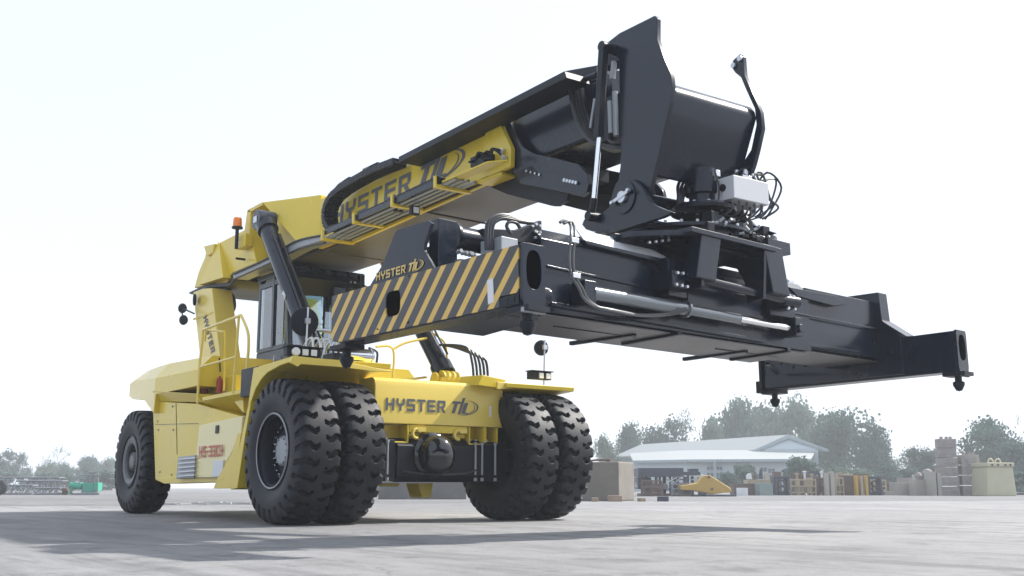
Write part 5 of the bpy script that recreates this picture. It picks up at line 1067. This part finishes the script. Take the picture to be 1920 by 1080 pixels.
item('concrete_slab', 1724, 1731, 884, PALE, 'thin upright slab, left of the two tall ones beside the ballast stack', 'slab', group='pale concrete slabs left of the ballast stack', depth=52, dep=1.2)
item('concrete_slab', 1733, 1741, 886, PALE, 'thin upright slab touching the ballast stack', 'slab', group='pale concrete slabs left of the ballast stack', depth=52, dep=1.2)
for i, (px, py, r) in enumerate(((1700, 893, 9), (1716, 888, 11))):
    kk = mpx(53.4); c = G(px, 53.5)+V((0, 0, (929-py)*kk)); t = MB(); r_ = r*kk
    t.lathe([(0, -r_), (r_*.7, -r_*.7), (r_, 0), (r_*.6, r_*.6), (0, r_*.8)], c, (.2*i, .1, 1), 8)
    if py > 0: solid('rubble_stone', t, BRICKY, ('smaller reddish stone on the middle pale slab', 'larger reddish stone behind the thin upright slabs')[i], 'stone', bev=0)
t = MB(); kk = mpx(53.6); M = frame(1712, 53.6); bx(M, -.35, .5, .35, .9, 0, (928-899)*kk+.25, t); solid('concrete_slab', t, PALE, 'plain pale slab behind the two reddish stones', 'slab')
# ballast stacks
def ballast(px, n, top, base_w, depth, who):
    kk = mpx(depth); base = 912+FPX*CAM.z/depth; h = (base-top)*kk/n
    for i in range(n):
        M = frame(px+random.uniform(-.8, .8), depth, R_(random.uniform(-5, 5))); w = base_w*kk/2*(1-.015*i); t = MB()
        bx(M, -w, w, 0, w*1.5, i*h+.006, (i+1)*h-.012, t)
        if i == n-1:
            for xx in (-.5, .1, .55): bx(M, xx*w-.06, xx*w+.06, .2, .34, (i+1)*h-.011, (i+1)*h+.10, t)
        for xx in (-.55, .35): bx(M, xx*w, xx*w+.14, -.03, .0-.001, i*h+h*.3, i*h+h*.55, t)
        nm = ['bottom', 'second from the bottom', 'third from the bottom', 'fourth from the bottom', 'fifth from the bottom', 'sixth from the bottom', 'top'][i] if i < n-1 else 'topmost'
        solid('ballast_block', t, BRICKY, f'reddish grey ballast block, {nm} of the {who} stack', 'ballast block', f'ballast blocks of the {who} stack', bev=.03)
ballast(1756, 6, 822, 35, 52, 'taller left'); ballast(1795, 4, 852, 35, 52, 'shorter right')
# cream tank
D = 51; kk = mpx(D); M = frame(1849, D, R_(12)); w = 31*kk; h = (929-874)*kk; t = MB()
t.loft([[M @ V((x*w*s_, (y+1)*w*.8, z)) for x, y in ((-1, -1), (1, -1), (1, 1), (-1, 1))] for z, s_ in ((0, 1), (h*.98, .86))])
CT = solid('counterweight_tank', t, CRM, 'cream painted steel counterweight tank with two lifting rings at the right', 'tank', bev=.04)
t = MB(); bx(M, -w*.93, w*.93, -.05, 1.6*w+.05, h*.98+.002, h*1.12, t); build('rim_flange', t, CRM, CT, bev=.02)
t = MB()
for x in (-.35, .15):
    c = M @ V((x*w, .3, h*1.12)); t.tube([c+CR*math.cos(a)*.12+V((0, 0, math.sin(a)*.16+.02)) for a in [i*math.pi/8 for i in range(9)]], .035, 8)
build('lifting_ring', t, CRM, CT, bev=0)
t = MB()
for x in (-.6, -.2, .3, .65): c = M @ V((x*w, -.06, h*1.04)); t.cyl(c, c-FH*.04, .05, 10)
build('flange_bolts', t, RUST, CT, bev=0)
M = frame(1905, 56); solid('steel_plate', bx(M, -.9, 1.2, 0, 2, 0, .12), DKST, 'flat dark plate on the ground right of the cream tank', 'plate')
# left: lattice boom sections, wheel, green machine
def lattice(px0, px1, depth, z0, h, label):
    M = frame(px0, depth); w = (px1-px0)*mpx(depth); t = MB(); n = int(w/.55); pt = lambda x, y, z: M @ V((x, y, z))
    for y in (0, .7):
        for z in (z0+.06, z0+h): t.cyl(pt(0, y, z), pt(w, y, z), .05, 8)
        for i in range(n):
            x = w*i/n; t.cyl(pt(x, y, z0+.06), pt(x+w/n/2, y, z0+h), .028, 6); t.cyl(pt(x+w/n/2, y, z0+h), pt(x+w/n, y, z0+.06), .028, 6)
    for i in range(n+1): x = w*i/n; t.cyl(pt(x, 0, z0+h), pt(x, .7, z0+h), .028, 6); t.cyl(pt(x, 0, z0+.06), pt(x, .7, z0+.06), .028, 6)
    solid('lattice_boom_section', t, GRY, label, 'lattice boom', 'lattice boom sections lying on the left', bev=0)
lattice(14, 92, 58, 0, .48, 'front lattice boom section next to the old tyre'); lattice(60, 146, 60, 0, .72, 'taller lattice boom section ending beside the green machine')
lattice(30, 140, 62.5, .0, .92, 'rearmost lattice boom section behind the other two'); lattice(94, 142, 57, 0, .34, 'short low lattice boom section in front of the taller one')
c = BG(-1, 910, 55); t = MB(); t.lathe([(.14, -.1), (.15, -.13), (.30, -.13), (.37, -.08), (.37, .08), (.30, .13), (.15, .13), (.14, .1), (.14, -.1)], V((c.x, c.y, .37)), FH, 32); OT = solid('old_tyre', t, RUB, 'old grey tyre standing at the left edge of the yard', 'tyre', bev=0)
t = MB(); t.lathe([(0, -.06), (.12, -.06), (.139, -.11), (.139, .1), (0, .1)], V((c.x, c.y, .37)), FH, 24); build('rim', t, RUST, OT, bev=0)
M = frame(182, 56); k = mpx(56); E2 = empty('green_pump_unit', M.translation); tag(E2, 'bright green pump unit standing left of the rear tyre', 'machine')
t = MB(); bx(M, -.10, .45, .1, .9, .12, .60, t); bx(M, -.55, -.2, .1, .7, .35, .62, t); t.cyl(M @ V((-.15, .2, .42)), M @ V((-.75, .2, .50)), .16, 20); t.tube([M @ V((-.7, .15, .5)), M @ V((-.62, .15, .3)), M @ V((-.72, .15, .05))], .07, 10); bx(M, .48, .70, .1, .7, .2, .62, t); build('casing', t, GRN, E2, bev=.03)
t = MB(); bx(M, -.6, .8, .05, .9, 0, .10, t)
for x in (-.1, .2, .5, .72): t.cyl(M @ V((x, .05, .1)), M @ V((x*.7+.1, .3, 1.05)), .03, 6)
t.cyl(M @ V((-.3, .3, 1.0)), M @ V((.7, .3, 1.0)), .035, 6); build('stand', t, GRY, E2, bev=0)
M = frame(148, 57); t = MB(); bx(M, -.12, .2, 0, .6, 0, .2, t); t.cyl(M @ V((-.1, -.02, .28)), M @ V((.2, -.02, .28)), .1, 14); solid('coupling', t, RUST, 'small dark coupling between the lattice sections and the green pump', 'coupling')

# ---------------- air, sky, sun
HZ = bpy.data.materials.new('haze_air'); HZ.use_nodes = True; nt = HZ.node_tree; nt.nodes.clear(); o_ = nt.nodes.new('ShaderNodeOutputMaterial'); pv = nt.nodes.new('ShaderNodeVolumePrincipled')
pv.inputs['Color'].default_value = (.93, .97, 1, 1); pv.inputs['Density'].default_value = .0014; pv.inputs['Anisotropy'].default_value = 0.; nt.links.new(pv.outputs[0], o_.inputs['Volume'])
t = MB().box((-410, -410, -1), (410, 410, 30)); hz = build('haze', t, HZ, None, bev=0); hz['kind'] = 'stuff'
SUN = V((.20, 1.0, 1.0)).normalized()
sl = bpy.data.lights.new('sun', 'SUN'); so = bpy.data.objects.new('sun', sl); col.objects.link(so); sl.energy = 5.0; sl.angle = R_(1.2); sl.color = (1, .96, .90)
so.rotation_euler = (-SUN).to_track_quat('-Z', 'Y').to_euler(); so.location = (0, 0, 40)
w = bpy.data.worlds.new('World'); scene.world = w; w.use_nodes = True; nt = w.node_tree; bg = nt.nodes['Background']
sk = nt.nodes.new('ShaderNodeTexSky'); sk.sky_type = 'NISHITA'; sk.sun_disc = False; sk.sun_elevation = math.asin(SUN.z); sk.sun_rotation = math.atan2(SUN.x, SUN.y); sk.dust_density = 5; sk.air_density = 1.0; sk.ozone_density = 2
mx = nt.nodes.new('ShaderNodeMix'); mx.data_type = 'RGBA'; mx.inputs[0].default_value = .62; mx.inputs[7].default_value = (7.9, 8.7, 10.1, 1); nt.links.new(sk.outputs[0], mx.inputs[6]); nt.links.new(mx.outputs[2], bg.inputs[0]); bg.inputs[1].default_value = .095
scene.view_settings.view_transform = 'Standard'; scene.view_settings.look = 'None'; scene.view_settings.exposure = .75
scene.render.engine = 'CYCLES'
c_ = scene.cycles; c_.max_bounces = 7; c_.diffuse_bounces = 3; c_.glossy_bounces = 3; c_.transparent_max_bounces = 10; c_.volume_bounces = 2; c_.volume_step_rate = 4
